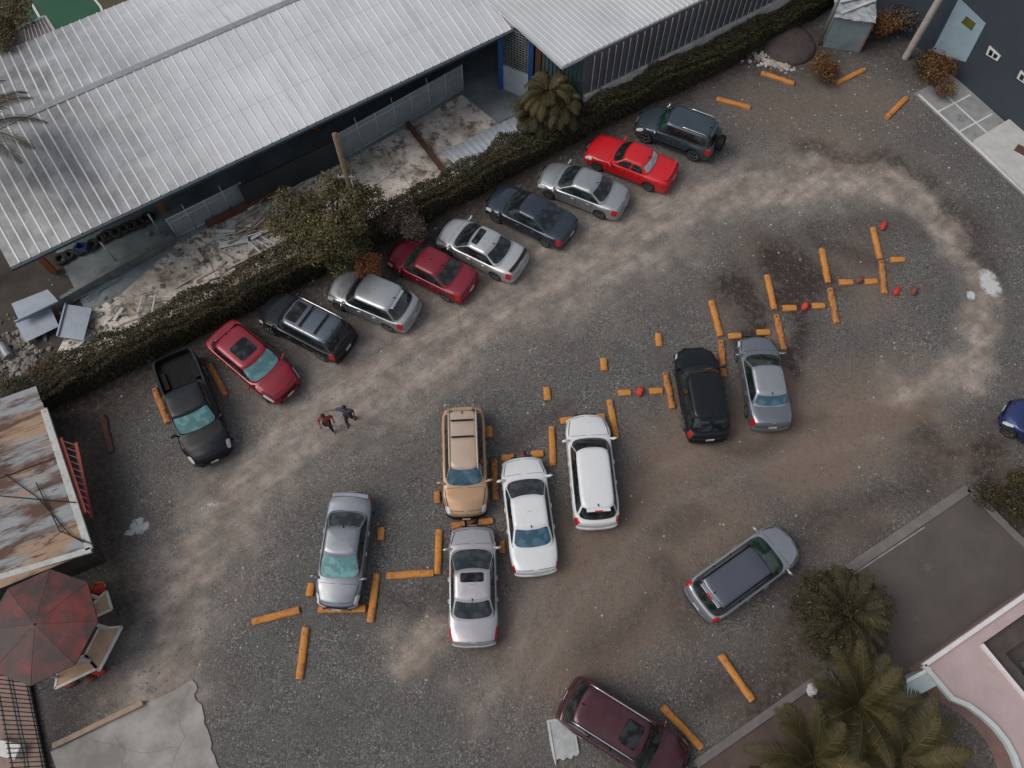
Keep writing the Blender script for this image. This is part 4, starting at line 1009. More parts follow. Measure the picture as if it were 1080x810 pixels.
# red ladder hung flat along the shed
l0, l1 = G(64,462,2.2), G(90,541,2.2); r0, r1 = G(80,467,1.9), G(96,546,1.9)
lad = empty('ladder', (l0.x,l0.y,0), 0, 'red metal ladder hung sideways along the rusty shed edge', 'ladder'); o0 = Vector((l0.x,l0.y,0))
redm = rough_mat('red_paint_old', (.36,.045,.03), (.22,.035,.025), rough=.6)
g = MB(); g.bar(l0-o0, l1-o0, .13,.06); g.build('side_rail', redm, lad); g = MB(); g.bar(r0-o0, r1-o0, .13,.06); g.build('side_rail', redm, lad)
for i in range(11):
    t = (i+.4)/11; g = MB(); g.tube([l0.lerp(l1,t)-o0, r0.lerp(r1,t)-o0], .022, 6); g.build('rung', rough_mat('rung_grey', (.4,.36,.35), (.3,.1,.08)) if i == 0 else bpy.data.materials['rung_grey'], lad)
for t in (.05,.95):
    g = MB(); q = l0.lerp(l1,t)-o0; q2 = r0.lerp(r1,t)-o0; g.tube([q2, (q2.x-.5,q2.y-.15,2.1)], .02, 5); g.build('bracket', redm, lad)
# ---------------- kiosk
kz = 2.6; kc = G(43,660,kz); kc.z = 0
kr = empty('kiosk', kc, R(27), 'octagonal kiosk with worn maroon roof and tan fold down counters', 'kiosk')
kmat, nt, b = newmat('maroon_roof')
c = mix(nt, ramp(nt, noise(nt, .9, 6, .6), [(.42,0.),(.60,1.)]), (.034,.014,.013), (.16,.017,.015))
c = mix(nt, ramp(nt, noise(nt, .6, 7, .7), [(.44,0.),(.60,.85)]), c, (.030,.022,.022)); nt.links.new(c, b.inputs['Base Color']); b.inputs['Roughness'].default_value = .6; bump(nt, b, noise(nt, 14, 5), .3, .02)
RR = 1.98; oc = [(RR*math.cos(R(22.5+45*i)), RR*math.sin(R(22.5+45*i))) for i in range(8)]
g = MB(); rows = [[(x*s_, y*s_, kz+z_) for x, y in oc] for s_, z_ in ((1,-.06),(1,0),(.62,.17),(.15,.34),(.02,.37))]; g.grid(rows, wrap=True); g.f.append(tuple(range(8))[::-1]); g.build('roof', kmat, kr)
g = MB()
for x, y in oc: g.tube([(x*1.0,y*1.0,kz+.0),(x*.62,y*.62,kz+.165),(x*.1,y*.1,kz+.35)], .012, 5)
g.build('roof_rib', rough_mat('maroon_rib', (.06,.016,.016), (.10,.02,.02)), kr)
g = MB(); g.prism([(x*.8,y*.8) for x, y in oc], 0, .95); g.build('base', rough_mat('kiosk_base', (.10,.07,.055), (.06,.045,.04), scale=3), kr)
for x, y in oc: g = MB(); g.bar((x*.8,y*.8,.9),(x*.8,y*.8,kz), .09,.09, up=(0,1,0)); g.build('post', fwm, kr)
tanm = rough_mat('tan_board', (.50,.33,.21), (.40,.26,.165), scale=3)
for i, rr_ in ((7,.97),(6,1.06),(5,1.0)):
    a0 = R(22.5+45*i); a1 = R(22.5+45*(i+1)); p0 = Vector((math.cos(a0),math.sin(a0),0)); p1 = Vector((math.cos(a1),math.sin(a1),0))
    if i == 7: p0 = p0.lerp(p1,.50)
    ri, ro = 1.28, 1.98*rr_
    q = [p0*ri, p1*ri, p1*ro, p0*ro]; cc = sum(q, Vector())/4
    zc = 1.0 + (.0 if i != 6 else .0)
    g = MB(); g.prism([tuple((cc+(p-cc)*.98).xy) for p in q], zc, zc+.04); ct = g.build('counter', tanm, kr)
    g = MB()
    for k in range(4): g.bar(q[k]+Vector((0,0,zc+.02)), q[(k+1)%4]+Vector((0,0,zc+.02)), .08,.09)
    g.build('frame', rough_mat('white_wood', (.60,.58,.55), (.5,.48,.45)) if i == 7 else bpy.data.materials['white_wood'], ct)
# painted pot
p = G(104,621,.2); g = MB(); rows = []
for z_, r_ in ((0,.16),(.08,.22),(.2,.25),(.34,.22),(.36,.17),(.30,.15),(.28,.01)): rows.append([(r_*math.cos(2*math.pi*k/20), r_*math.sin(2*math.pi*k/20), z_) for k in range(20)])
g.grid(rows, wrap=True); o = g.build('plant_pot', rst, smooth=True, angle=50); o.location = (p.x,p.y,0); tag(o, 'red and yellow painted pot above the kiosk counters', 'pot')
g = MB(); g.tube([(.25*math.cos(a),.25*math.sin(a),.2) for a in [k*.3+.3 for k in range(8)]], .035, 6); g.build('yellow_band', rough_mat('yellow_paint', (.55,.33,.05), (.4,.25,.05)), o)
# ---------------- gate bottom left
ga, gb_ = G(31,716), G(52,822); gd = gb_-ga; gL = gd.length; gt = empty('metal_fence', ga, math.atan2(gd.y,gd.x), 'black metal picket fence below the maroon kiosk roof', 'fence')
ftm = rough_mat('black_iron', (.010,.010,.011), (.02,.018,.017), rough=.5)
nP = int(gL/.155)
for i in range(nP+1):
    g = MB(); x = gL*i/nP; g.box((x,0,1.12),(.025,.025,2.24)); g.build('picket', ftm, gt)
for z in (.15,1.15,1.35,2.1): g = MB(); g.box((gL/2,.0,z),(gL,.045,.05)); g.build('rail', ftm, gt)
g = MB(); g.box((gL/2,-.0,.08),(gL,.14,.16)); g.build('plinth', M['under'], gt)
sheet('patio', [(-60,700),(28,715),(48,830),(-60,830)], .014, rough_mat('pink_paving', (.27,.18,.155), (.18,.12,.105), scale=2))
p = G(12,790); g = MB(); g.box((0,0,.2),(1.0,.5,.4)); o = g.build('white_trough', rough_mat('white_plastic', (.6,.59,.57), (.5,.49,.47)), bevel=.03); o.location = (p.x,p.y,0); o.rotation_euler=(0,0,-.2); tag(o, 'white block lying behind the black picket fence', 'block')
def smoothq_px(q):
    r = random.Random(int(q[0][0])); out = []
    for a, b_ in zip(q, q[1:]):
        for t in (0,.2,.4,.6,.8): out.append((lerp(a[0],b_[0],t)+r.uniform(-1.6,1.6), lerp(a[1],b_[1],t)+r.uniform(-1.6,1.6)))
    return out+[q[-1]]
# ---------------- concrete slab bottom left and timber
slabm, nt, b = newmat('pale_slab')
c = mix(nt, ramp(nt, noise(nt, .55, 7, .65), [(.38,0.),(.60,1.)]), (.20,.18,.165), (.33,.31,.29)); c = mix(nt, ramp(nt, noise(nt, 5, 8, .75), [(.55,0.),(.7,.4)]), c, (.16,.15,.14))
nt.links.new(c, b.inputs['Base Color']); b.inputs['Roughness'].default_value = .9; bump(nt, b, noise(nt, 22, 6), .3, .01)
rr_ = random.Random(2)
edge = [(54,793)]+[(54+(203-54)*t, 793-76*t+ (4*math.sin(t*9)*.4)) for t in (.3,.55,.7,.8,.9)]+[(203,717)]+[(203+36*t+rr_.uniform(-3,3), 717+120*t) for t in (.04,.08,.13,.18,.22,.27,.33,.38,.44,.5,.56,.61,.67,.73,.8,.9,1)]+[(70,840)]
sheet('concrete_slab', edge, 0.0, slabm, th=.05)
a, b_ = G(56,787,.15), G(151,741,.15); g = MB(); c0 = (a+b_)/2; g.bar(a-c0, b_-c0, .20,.16); o = g.build('timber_beam', rough_mat('weathered_timber', (.34,.25,.185), (.24,.17,.13), scale=4), bevel=.02); o.location = c0; tag(o, 'weathered timber beam on the edge of the pale concrete slab', 'beam')
g = MB()
for q in ([(120,775),(133,790),(128,815)],[(203,722),(186,750),(195,778),(180,812)],[(95,780),(150,795),(187,788)]):
    P = [G(x,y) for x,y in smoothq_px(q)]
    for a, b_ in zip(P, P[1:]): g.bar((a.x,a.y,.052),(b_.x,b_.y,.052), .012,.006)
tag(g.build('slab_crack', rough_mat('crack_dark', (.14,.125,.115), (.19,.17,.16))), kind='structure')
# cable reel cover / pallet near maroon SUV
pm_ = rough_mat('pale_grey_board', (.40,.42,.42), (.28,.29,.29), scale=3)
p = G(594,779,.08); pr = empty('pallet_board', (p.x,p.y,0), R(6), 'pale grey board with ragged edges behind the maroon SUV tail', 'board')
rr_ = random.Random(4); g = MB()
pts = [(-.52,.68),(.48,.72),(.50,.1),(.54,-.5),(.42,-.62),(.30,-.58),(.2,-.7),(.05,-.62),(-.1,-.72),(-.2,-.62),(-.32,-.66),(-.36,-.86),(-.44,-.6),(-.50,0)]
g.prism(pts[::-1], .0, .05); g.build('board', pm_, pr); 
for a, b_ in (((-.5,.62),(.46,.66)),((-.46,.6),(-.38,-.8)),((.44,.6),(.48,-.5)),((-.4,.05),(-.1,-.02))):
    g = MB(); g.bar((*a,.07),(*b_,.07),.05 if b_[0]!=-.1 else .02,.04); g.build('batten', rough_mat('batten_white',(.5,.5,.5),(.4,.4,.4)) if 'batten_white' not in bpy.data.materials else bpy.data.materials['batten_white'], pr)
# ---------------- pad, kerb and pink building, lower right
padm = rough_mat('dark_concrete', (.092,.078,.070), (.070,.060,.054), scale=.7, bs=.3, spots=(.10,.088,.080), spotscale=1.0, spotpos=.60)
sheet('concrete_pad', [(888,605),(1020,516),(1240,735),(1130,600),(930,728),(900,690)] if False else [(888,605),(1020,516),(1200,695),(932,728)], 0, padm, th=.10)
edg = rough_mat('pad_edge', (.17,.155,.145), (.11,.10,.095), scale=1.5)
for i, (a, b_, w_) in enumerate((((888,605),(1020,516),.38),((1020,516),(1200,695),.30),((733,806),(872,709),.30),((872,709),(884,724),.2))):
    A, B = G(*a), G(*b_); g = MB(); g.bar((A.x,A.y,.075),(B.x,B.y,.075),w_,.15); tag(g.build('kerb_strip', edg, bevel=.015), kind='structure')
A, B = G(892,611,.1), G(975,556,.1); g = MB(); g.bar((A.x,A.y,.107),(B.x,B.y,.107),.06,.01); tag(g.build('kerb_line', rough_mat('line_pale', (.3,.28,.27), (.15,.14,.13), spots=(.06,.055,.05), spotscale=4)), kind='structure')
sheet('garden_paving', [(735,808),(872,711),(932,728),(990,760),(1060,850),(700,850)], 0, rough_mat('reddish_paving', (.105,.070,.060), (.065,.045,.04), scale=.9, spots=(.15,.12,.11), spotscale=1.5), th=.06)
pz = 1.2
outer = [(973,702),(985,716),(1003,737),(1020,744),(1035,755),(1048,767),(1060,782),(1068,797),(1074,815),(1078,835)]
O = [G(x,y,pz) for x,y in outer]; E1 = G(973,702,pz); E2 = G(1080,628,pz); ed = (E2-E1).normalized(); E3 = E1+ed*9
Hc = G(1034,680,pz); hd = (G(1082,738,pz)-Hc).normalized()
pk0 = E1.copy(); pk0.z = 0
pb = empty('pink_building', pk0, 0, 'pink roofed building with white curved parapet and dark open courtyard', 'building')
pink = rough_mat('pink_roof', (.44,.335,.33), (.37,.285,.28), scale=.8, rough=.8, spots=(.36,.26,.25), spotscale=1.8, spotpos=.6)
hA = Hc+ed*9; hB = Hc+hd*8
def flat(pts, z, up=True):
    g = MB(); g.add([(p-pk0).xy.to_3d()+Vector((0,0,z)) for p in pts], [tuple(range(len(pts)))])
    n = sum(pts[i].x*pts[(i+1)%len(pts)].y-pts[(i+1)%len(pts)].x*pts[i].y for i in range(len(pts)))
    if n < 0: g.f = [f[::-1] for f in g.f]
    return g
g = flat([E1, E3, hA, Hc], pz); g2 = flat([E1, Hc, hB]+O[:0:-1], pz); g.add(g2.v, g2.f); g.build('roof', pink, pb)
whp = rough_mat('white_parapet', (.66,.63,.63), (.56,.53,.53), scale=2)
g = MB(); g.bar(E1-pk0+Vector((0,0,.05)), E3-pk0+Vector((0,0,.05)), .16,.20); g.build('parapet', whp, pb, bevel=.01)
g = MB()
nn = []
for i in range(len(O)-1): g.bar(O[i]-pk0+Vector((0,0,.05)), O[i+1]-pk0+(O[i+1]-O[i]).normalized()*.03+Vector((0,0,.05)), .17,.20+.001*i)
g.build('parapet', rough_mat('pale_green_parapet', (.50,.54,.53), (.44,.47,.46), scale=2), pb)
g = MB(); g.bar(Hc-pk0+Vector((0,0,.06)), hB-pk0+Vector((0,0,.06)), .12,.16); g.build('courtyard_edge', whp, pb)
pw = rough_mat('pink_wall', (.30,.19,.17), (.22,.14,.125), scale=1)
g = MB(); g.add([E1-pk0-Vector((0,0,pz)), E3-pk0-Vector((0,0,pz)), E3-pk0-Vector((0,0,.05)), E1-pk0-Vector((0,0,.05))], [(3,2,1,0)])
for i in range(len(O)-1): g.add([O[i]-pk0-Vector((0,0,pz)), O[i+1]-pk0-Vector((0,0,pz)), O[i+1]-pk0-Vector((0,0,.05)), O[i]-pk0-Vector((0,0,.05))], [(0,1,2,3)])
inn = .6; hd_ = hd; I0 = Hc+ed*.02+hd*.02
g.build('wall', pw, pb)
g = MB(); dn = Vector((0,0,-.35)); a0_ = Hc-pk0; 
g.add([a0_, a0_+ed*9, a0_+ed*9+dn, a0_+dn, a0_+hd*8, a0_+hd*8+dn], [(0,1,2,3),(4,0,3,5)])
l_in = a0_+ed*.75+hd*.75+dn
g.add([a0_+dn, a0_+ed*9+dn, l_in+ed*9, l_in], [(0,1,2,3)]); g.add([a0_+dn, l_in, l_in+hd*8, a0_+hd*8+dn], [(0,1,2,3)])
g.add([l_in, l_in+ed*9, l_in+ed*9+Vector((0,0,-.83)), l_in+Vector((0,0,-.83)), l_in+hd*8, l_in+hd*8+Vector((0,0,-.83))], [(0,1,2,3),(4,0,3,5)])
g.build('courtyard_ledge', rough_mat('ledge_brown', (.085,.065,.06), (.05,.04,.037), scale=2), pb)
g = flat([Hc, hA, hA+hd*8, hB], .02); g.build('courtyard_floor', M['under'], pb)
g = MB(); q = l_in+ed*.9+hd*.9+Vector((0,0,-.3)); g.box(q, (.9,.5,.5), rotz(.4)); g.build('courtyard_unit', rough_mat('unit_grey', (.12,.15,.15), (.08,.1,.1)), pb, bevel=.03)
# green pillar
gp0 = G(962,722,.6); gp0.z = 0; g = MB(); g.box((0,0,.6),(1.25,.60,1.2)); o = g.build('gate_pillar', rough_mat('pale_green_plaster', (.40,.47,.46), (.33,.39,.385), scale=1.6)); o.location = gp0; o.rotation_euler = (0,0,R(24)); tag(o, 'pale green squat gate pillar at the corner of the pink building', 'pillar')
g = MB(); g.box((0,.27,1.24),(1.3,.12,.08)); g.build('cap', whp, o, bevel=.01)
# small dark dog-sized planter objects on the kerb
for n_, (px,py,m_,lb) in enumerate(((857,728,rough_mat('white_bag',(.5,.48,.48),(.35,.33,.33)),'crumpled white sack on the paving edge beside the palms'),(864,732,M['tyre'],'small black sack touching the white one beside the palms'))):
    p = G(px,py,.1); bm = bmesh.new(); bmesh.ops.create_icosphere(bm, subdivisions=3, radius=.22)
    for v in bm.verts: v.co *= 1+.45*mn.noise(v.co*7+Vector((n_*5,0,0))); v.co.z = max(-.05, v.co.z*.7)
    me = bpy.data.meshes.new('sack'); bm.to_mesh(me); bm.free(); me.materials.append(m_); o = link(bpy.data.objects.new('sack', me)); o.location = (p.x,p.y,.1); tag(o, lb, 'sack')
# ---------------- navy building, walk, pole, shack: top right
def rayd(px, py): return Vector(((px-540)/CF, math.sin(CT)+(405-py)/CF*math.cos(CT), -math.cos(CT)+(405-py)/CF*math.sin(CT)))
nb0 = Vector((23.69,32.01,0)); nbd = Vector((25.54-23.69, 29.05-32.01,0)).normalized(); nbn = Vector((-nbd.y, nbd.x, 0))  # outward? camera side
if nbn.dot(Vector((0,0,0))-nb0) < 0: nbn = -nbn
def onwall(px, py):
    d = rayd(px,py); o_ = Vector((0,0,CH)); k = (nb0-o_).dot(nbn)/d.dot(nbn); return o_+d*k
nz = 5.6
nb = empty('navy_building', nb0, 0, 'dark navy walled building at the top right corner with white framed windows', 'building')
navym = rough_mat('navy_wall', (.028,.038,.052), (.036,.048,.064), scale=.6, rough=.7)
back = -nbn
g = MB(); c_ = [nbd*-7, nbd*13, nbd*13+back*9, nbd*-7+back*9]; g.prism([tuple(p.xy) for p in c_], 0, nz); g.build('wall', navym, nb)
g = MB(); g.prism([tuple(p.xy) for p in [nbd*-6.8+back*.2, nbd*12.8+back*.2, nbd*12.8+back*8.8, nbd*-6.8+back*8.8]], nz, nz+.03); g.build('roof', rough_mat('pale_roof', (.50,.46,.42), (.34,.31,.28), scale=1, spots=(.2,.17,.15), spotscale=3), nb)
g = MB(); g.bar(nbd*-7+back*.06+Vector((0,0,nz+.08)), nbd*13+back*.06+Vector((0,0,nz+.08)), .14,.18); g.build('parapet', navym, nb)
def wallpatch(name, quad, m, off, parent, th=.03):
    P = [onwall(*q)-nb0+nbn*off for q in quad]; g = MB()
    g.add(P+[p-nbn*(off+.01) for p in P], [(0,1,2,3),(3,2,1,0)][:1]+[(0,4,5,1),(1,5,6,2),(2,6,7,3),(3,7,4,0)]); o = g.build(name, m, parent)
    bm = bmesh.new(); bm.from_mesh(o.data); bmesh.ops.recalc_face_normals(bm, faces=bm.faces); bm.to_mesh(o.data); bm.free(); return o
dr = wallpatch('door_panel', [(983,55),(1012,-2),(1040,25),(1019,65)], rough_mat('pale_blue_panel', (.25,.33,.39), (.20,.27,.32), scale=1), .05, nb)
wallpatch('door_window', [(1015,23),(1020,16.5),(1030,24),(1025.5,31.5)], rough_mat('olive_glass', (.10,.10,.02), (.05,.05,.015), rough=.3, bs=0), .075, dr)
for wq in ([(1040.5,57),(1044,48),(1056,59),(1052.5,64)], [(1073,82),(1077,74),(1089,85),(1085.5,91)]):
    cxw = sum(q[0] for q in wq)/4; cyw = sum(q[1] for q in wq)/4
    wf = wallpatch('window', wq, rough_mat('window_white', (.62,.62,.62), (.5,.5,.5)) if 'window_white' not in bpy.data.materials else bpy.data.materials['window_white'], .06, nb)
    a_ = [(lerp(cxw,q[0],.68), lerp(cyw,q[1],.62)) for q in wq]; mAB = ((a_[0][0]+a_[3][0])/2,(a_[0][1]+a_[3][1])/2); mCD = ((a_[1][0]+a_[2][0])/2,(a_[1][1]+a_[2][1])/2)
    def lp(p,q,t): return (lerp(p[0],q[0],t), lerp(p[1],q[1],t))
    wallpatch('pane', [a_[0],a_[1],lp(a_[1],a_[2],.42),lp(a_[0],a_[3],.42)], M['glass'], .075, wf); wallpatch('pane', [lp(a_[0],a_[3],.58),lp(a_[1],a_[2],.58),a_[2],a_[3]], M['glass'], .075, wf)
walkm = rough_mat('walk_grey', (.28,.285,.285), (.19,.192,.192), scale=1.2, spots=(.11,.11,.11), spotscale=2)
def gl(p): return Vector((p[0],p[1],0))
wA, wB = G(967,102), G(1085,212); wd_ = (wB-wA).normalized(); wn = Vector((-wd_.y, wd_.x,0)); 
if wn.x < 0: wn = -wn
sheet('paved_walk', [tuple(p.xy) for p in (wA-wd_*.2, wA+wd_*14, wA+wd_*14+wn*2.6, wA-wd_*.2+wn*2.6)], 0, walkm, px=False, th=.12)
jm = rough_mat('pale_joint', (.58,.58,.57), (.48,.48,.47))
g = MB()
for k in range(6): g.bar(wA+wd_*(1.55*k+1.4)+Vector((0,0,.124)), wA+wd_*(1.55*k+1.4)+wn*2.4+Vector((0,0,.124)), .09,.012)
g.bar(wA+wn*1.25+Vector((0,0,.126)), wA+wd_*12+wn*1.25+Vector((0,0,.126)), .09,.012); g.bar(wA+wn*.05+Vector((0,0,.128)), wA+wd_*12+wn*.05+Vector((0,0,.128)), .14,.012)
tag(g.build('walk_joints', jm), kind='structure')
P = [G(x,y) for x,y in ((1024,152),(1061,130),(1100,160),(1100,228),(1086,213))]; g = MB(); g.prism([tuple(p.xy) for p in P], .10,.34); tag(g.build('entrance_step', rough_mat('step_white', (.48,.48,.47), (.38,.38,.375), scale=1.5), bevel=.02), kind='structure')
p = G(1077,158,.36); g = MB(); g.box((0,0,.36),(.55,.5,.04)); o = g.build('doormat', rough_mat('mat_brown', (.11,.05,.04), (.07,.035,.03))); o.location=(p.x,p.y,0); o.rotation_euler=(0,0,R(-40)); tag(o, 'brown doormat on the white entrance step', 'doormat')
# thick concrete pole
p = G(955,61); tp_ = Vector((p.x+.1,p.y,8)); g = MB(); g.tube([(0,0,0),(.0,0,4),(.0,.0,9)], [.19,.17,.15], 12); o = g.build('concrete_pole', rough_mat('pole_grey', (.42,.38,.35), (.28,.24,.21), scale=3, spots=(.28,.13,.08), spotscale=2, spotpos=.6), smooth=True, angle=50); o.location = p; tag(o, 'thick grey concrete pole by the navy building', 'pole')
# shack
skA = G(868,50); rz_s = R(38)
sk = empty('shack', skA, R(-12), 'small shack of blue grey sheets with crumpled pale roof', 'shack')
skm = rough_mat('shack_blue', (.20,.245,.265), (.14,.17,.19), scale=1.5, spots=(.30,.30,.29), spotscale=3)
g = MB(); g.box((.95,.8,.95),(1.9,1.5,1.9)); g.build('wall', skm, sk)
g = MB(); g.box((1.93,.8,.9),(.08,1.6,1.8)); g.build('side_board', wood3, sk)
g = MB(); rows = []; rr_ = random.Random(11)
for i in range(9): rows.append([(-.15+i*.27+rr_.uniform(-.03,.03), -.1+j*.25, 1.95+rr_.uniform(0,.12)) for j in range(8)])
g.grid(rows, flip=True); rf = g.build('roof', rough_mat('crumpled_pale', (.40,.42,.43), (.22,.24,.25), scale=2, spots=(.1,.11,.12), spotscale=3), sk); s_ = rf.modifiers.new('thickness','SOLIDIFY'); s_.thickness = .03
g = MB(); g.bar((.2,.2,2.1),(1.9,1.5,2.15),.18,.05); g.bar((.1,1.0,2.12),(1.2,1.6,2.1),.14,.05); g.build('roof_board', wood4, sk)
p = G(864,47); g = MB(); g.tube([(0,0,0),(0,0,5.5)], [.09,.07], 8); o = g.build('wooden_pole', wood2, smooth=True); o.location = p; tag(o, 'thin wooden pole on the left side of the shack', 'pole')
p = G(918,30,.4); g = MB(); g.tube([(0,0,0),(0,0,.9)], .32, 16); o = g.build('barrel', bc, smooth=True, angle=40); o.location=(p.x,p.y,0); tag(o, 'dark blue barrel behind the shack', 'barrel')
# earth mound
bm = bmesh.new(); bmesh.ops.create_icosphere(bm, subdivisions=4, radius=1)
for v in bm.verts: v.co = Vector((v.co.x*1.5, v.co.y*1.5, max(-.1, v.co.z*.55)+.06*mn.noise(v.co*3)))
me = bpy.data.meshes.new('earth_mound'); bm.to_mesh(me); bm.free(); me.materials.append(rough_mat('mound_earth', (.070,.052,.047), (.045,.034,.031), scale=3, bs=.8, bscale=10)); me.polygons.foreach_set('use_smooth', [True]*len(me.polygons)); o = link(bpy.data.objects.new('earth_mound', me)); o.location = G(831,48); tag(o, kind='structure')
# court beyond the warehouse, far left top
sheet('court', [(38,-6),(98,-6),(106,8),(109,20),(100,34),(60,50),(30,20)], .020, rough_mat('court_green', (.018,.085,.045), (.014,.065,.035), scale=.6))
sheet('grass_ground', [(-40,-60),(200,-60),(170,10),(100,60),(30,60),(-60,60)], .014, rough_mat('olive_ground', (.075,.065,.03), (.05,.045,.025), scale=.8))
g = MB()
arc = [G(x,y) for x,y in ((94,-6),(101,1),(106,7),(109,14),(110,22))]
for a, b_ in zip(arc, arc[1:]): g.bar((a.x,a.y,.03),(b_.x,b_.y,.03), .12,.01)
a, b_ = G(34,5), G(44,22); g.bar((a.x,a.y,.03),(b_.x,b_.y,.03),.12,.01)
tag(g.build('court_line', rough_mat('line_white', (.6,.6,.58), (.5,.5,.48))), kind='structure')
# annex roof left of the warehouse
q = [G(x,y,3.6) for x,y in ((22,30),(48,18),(62,40),(30,72),(-40,90),(-40,55))]; c0 = q[0].copy(); c0.z = 0
an = empty('lean_to', c0, 0, 'rust stained lean to roof at the far left end of the warehouse', 'lean to')
g = MB(); g.prism([tuple((p-c0).xy) for p in q], 3.55, 3.6); g.build('roof', rough_mat('maroon_stain_roof', (.12,.085,.08), (.2,.18,.175), scale=1, spots=(.07,.035,.03), spotscale=1), an)
g = MB(); q2 = [c0.xy.to_3d()*0+(p-c0) for p in q]; cc = sum(q2, Vector())/len(q2); g.prism([tuple((cc+(p-cc)*.9).xy) for p in q2], 0, 3.54); g.build('wall', wallm, an)
g = MB(); g.bar(q[1]-c0+Vector((0,0,.02)), q[2]-c0+Vector((0,0,.02)), .12,.12); g.bar(q[0]-c0+Vector((0,0,.02)), q[1]-c0+Vector((0,0,.02)), .12,.121)
for k in range(1,8): t = k/8; g.bar(q[0].lerp(q[1],t)-c0+Vector((0,0,.02)), q[3].lerp(q[2],t)-c0+Vector((0,0,.02)), .05,.04)
g.build('roof_edge', ribw, an)
# ================================================================ VEGETATION
def leafmat(name, a, b_, c_=None, sc_=.8, frac=.75, vlo=.55, vhi=1.5):
    m, nt, b = newmat(name)
    geo = nt.nodes.new('ShaderNodeNewGeometry')
    c = mix(nt, ramp(nt, noise(nt, sc_, 5, .65), [(.38,0.),(.62,1.)]), a, b_)
    if c_: c = mix(nt, ramp(nt, geo.outputs['Random Per Island'], [(frac,0.),(frac+.08,1.)]), c, c_)
    hs = nt.nodes.new('ShaderNodeHueSaturation'); nt.links.new(c, hs.inputs['Color'])
    r = ramp(nt, geo.outputs['Random Per Island'], [(0,vlo),(1,vhi)]); nt.links.new(r, hs.inputs['Value'])
    nt.links.new(hs.outputs[0], b.inputs['Base Color']); b.inputs['Roughness'].default_value = .65; b.inputs['Specular IOR Level'].default_value = .3
    return m
lm_hedge = leafmat('hedge_leaf', (.026,.025,.011), (.055,.046,.019), (.095,.068,.027), 1.1, .92, .7, 1.3)
lm_tree = leafmat('tree_leaf', (.052,.052,.020), (.098,.082,.032), (.17,.135,.06), .9, .86, .7, 1.3)
lm_dark = leafmat('dusky_leaf', (.060,.050,.038), (.09,.065,.05), (.15,.10,.08), .8, .85)
lm_red = leafmat('orange_flower', (.34,.10,.035), (.20,.085,.03), (.50,.20,.12), 1.2, .8)
lm_rust = leafmat('rust_leaf', (.13,.05,.018), (.085,.055,.02), (.20,.10,.03), 1.0, .85)
lm_palm = leafmat('palm_leaf', (.040,.036,.014), (.072,.058,.019), (.13,.095,.028), .8, .93, .7, 1.3)
lm_palmd = leafmat('dark_palm_leaf', (.034,.030,.015), (.052,.044,.019), (.11,.08,.028), .8, .92, .75, 1.25)
bark = rough_mat('bark', (.11,.075,.05), (.06,.042,.03), scale=5, bs=.7, bscale=15)
def leaves(name, pts, size, m, parent=None, up=.35, seed=1, asp=.5):
    """pts: (pos, outward dir) -> one mesh of leaf faces, each a bent quad"""
    r = random.Random(seed); v = []; f = []
    for p, n in pts:
        d = Vector((r.gauss(0,1), r.gauss(0,1), r.gauss(0,1)))
        nn = (n*.8+d*.6+Vector((0,0,up))); nn.normalize()
        t = nn.cross(Vector((r.gauss(0,1), r.gauss(0,1), r.gauss(0,1)))); 
        if t.length < 1e-4: continue
        t.normalize(); s = nn.cross(t); k = size*r.uniform(.6,1.35)
        i = len(v); v += [p-t*k*.5, p+s*k*asp*.5, p+t*k*.5-nn*k*.12, p-s*k*asp*.5]; f.append((i,i+1,i+2,i+3))
    return mesh_obj(name, v, f, m, parent)
def blob_pts(blobs, n, r, hollow=.45):
    tot = sum(b[1][0]*b[1][1]+b[1][0]*b[1][2] for b in blobs); out = []
    for c, rad in blobs:
        k = int(n*(rad[0]*rad[1]+rad[0]*rad[2])/tot)
        for _ in range(k):
            d = Vector((r.gauss(0,1), r.gauss(0,1), r.gauss(0,1))).normalized(); q = 1-hollow*r.random()**1.6
            q *= 1+.25*mn.noise(Vector(c)+d*2.2)
            out.append((Vector(c)+Vector((d.x*rad[0], d.y*rad[1], d.z*rad[2]))*q, d))
    return out
def tree(name, px, py, h, cr, n, leaf, m, label, cat, seed, group=None, nb=9, squash=.75, base_h=None, lean=(0,0), dark=None):
    p = G(px, py); r = random.Random(seed); root = empty(name, p, 0, label, cat, group)
    bh = base_h if base_h is not None else h*.35; g = MB()
    g.tube([(0,0,0),(lean[0]*.3,lean[1]*.3,bh*.6),(lean[0],lean[1],bh)], [.05*h,.038*h,.03*h], 8)
    blobs = []
    for k in range(nb):
        a = 2*math.pi*k/nb+r.uniform(-.4,.4); q = cr*r.uniform(.35,.78) if k else 0; z = bh+(h-bh)*r.uniform(.35,.85)
        e = Vector((lean[0]+q*math.cos(a), lean[1]+q*math.sin(a), z))
        g.tube([(lean[0],lean[1],bh*.9), (lean[0]+(e.x-lean[0])*.5, lean[1]+(e.y-lean[1])*.5, bh+(z-bh)*.6), tuple(e)], [.022*h,.014*h,.006*h], 6)
        s = cr*r.uniform(.22,.40); blobs.append((tuple(e), (s, s, s*squash)))
        for _ in range(2):
            e2 = e+Vector((r.uniform(-1,1), r.uniform(-1,1), r.uniform(-.4,.4)))*s*.9; s2 = s*.55; blobs.append((tuple(e2), (s2,s2,s2*squash)))
    g.build('trunk', bark, root, smooth=True)
    leaves('crown', blob_pts(blobs, n, r, .7), leaf, m, root, seed=seed)
    return root
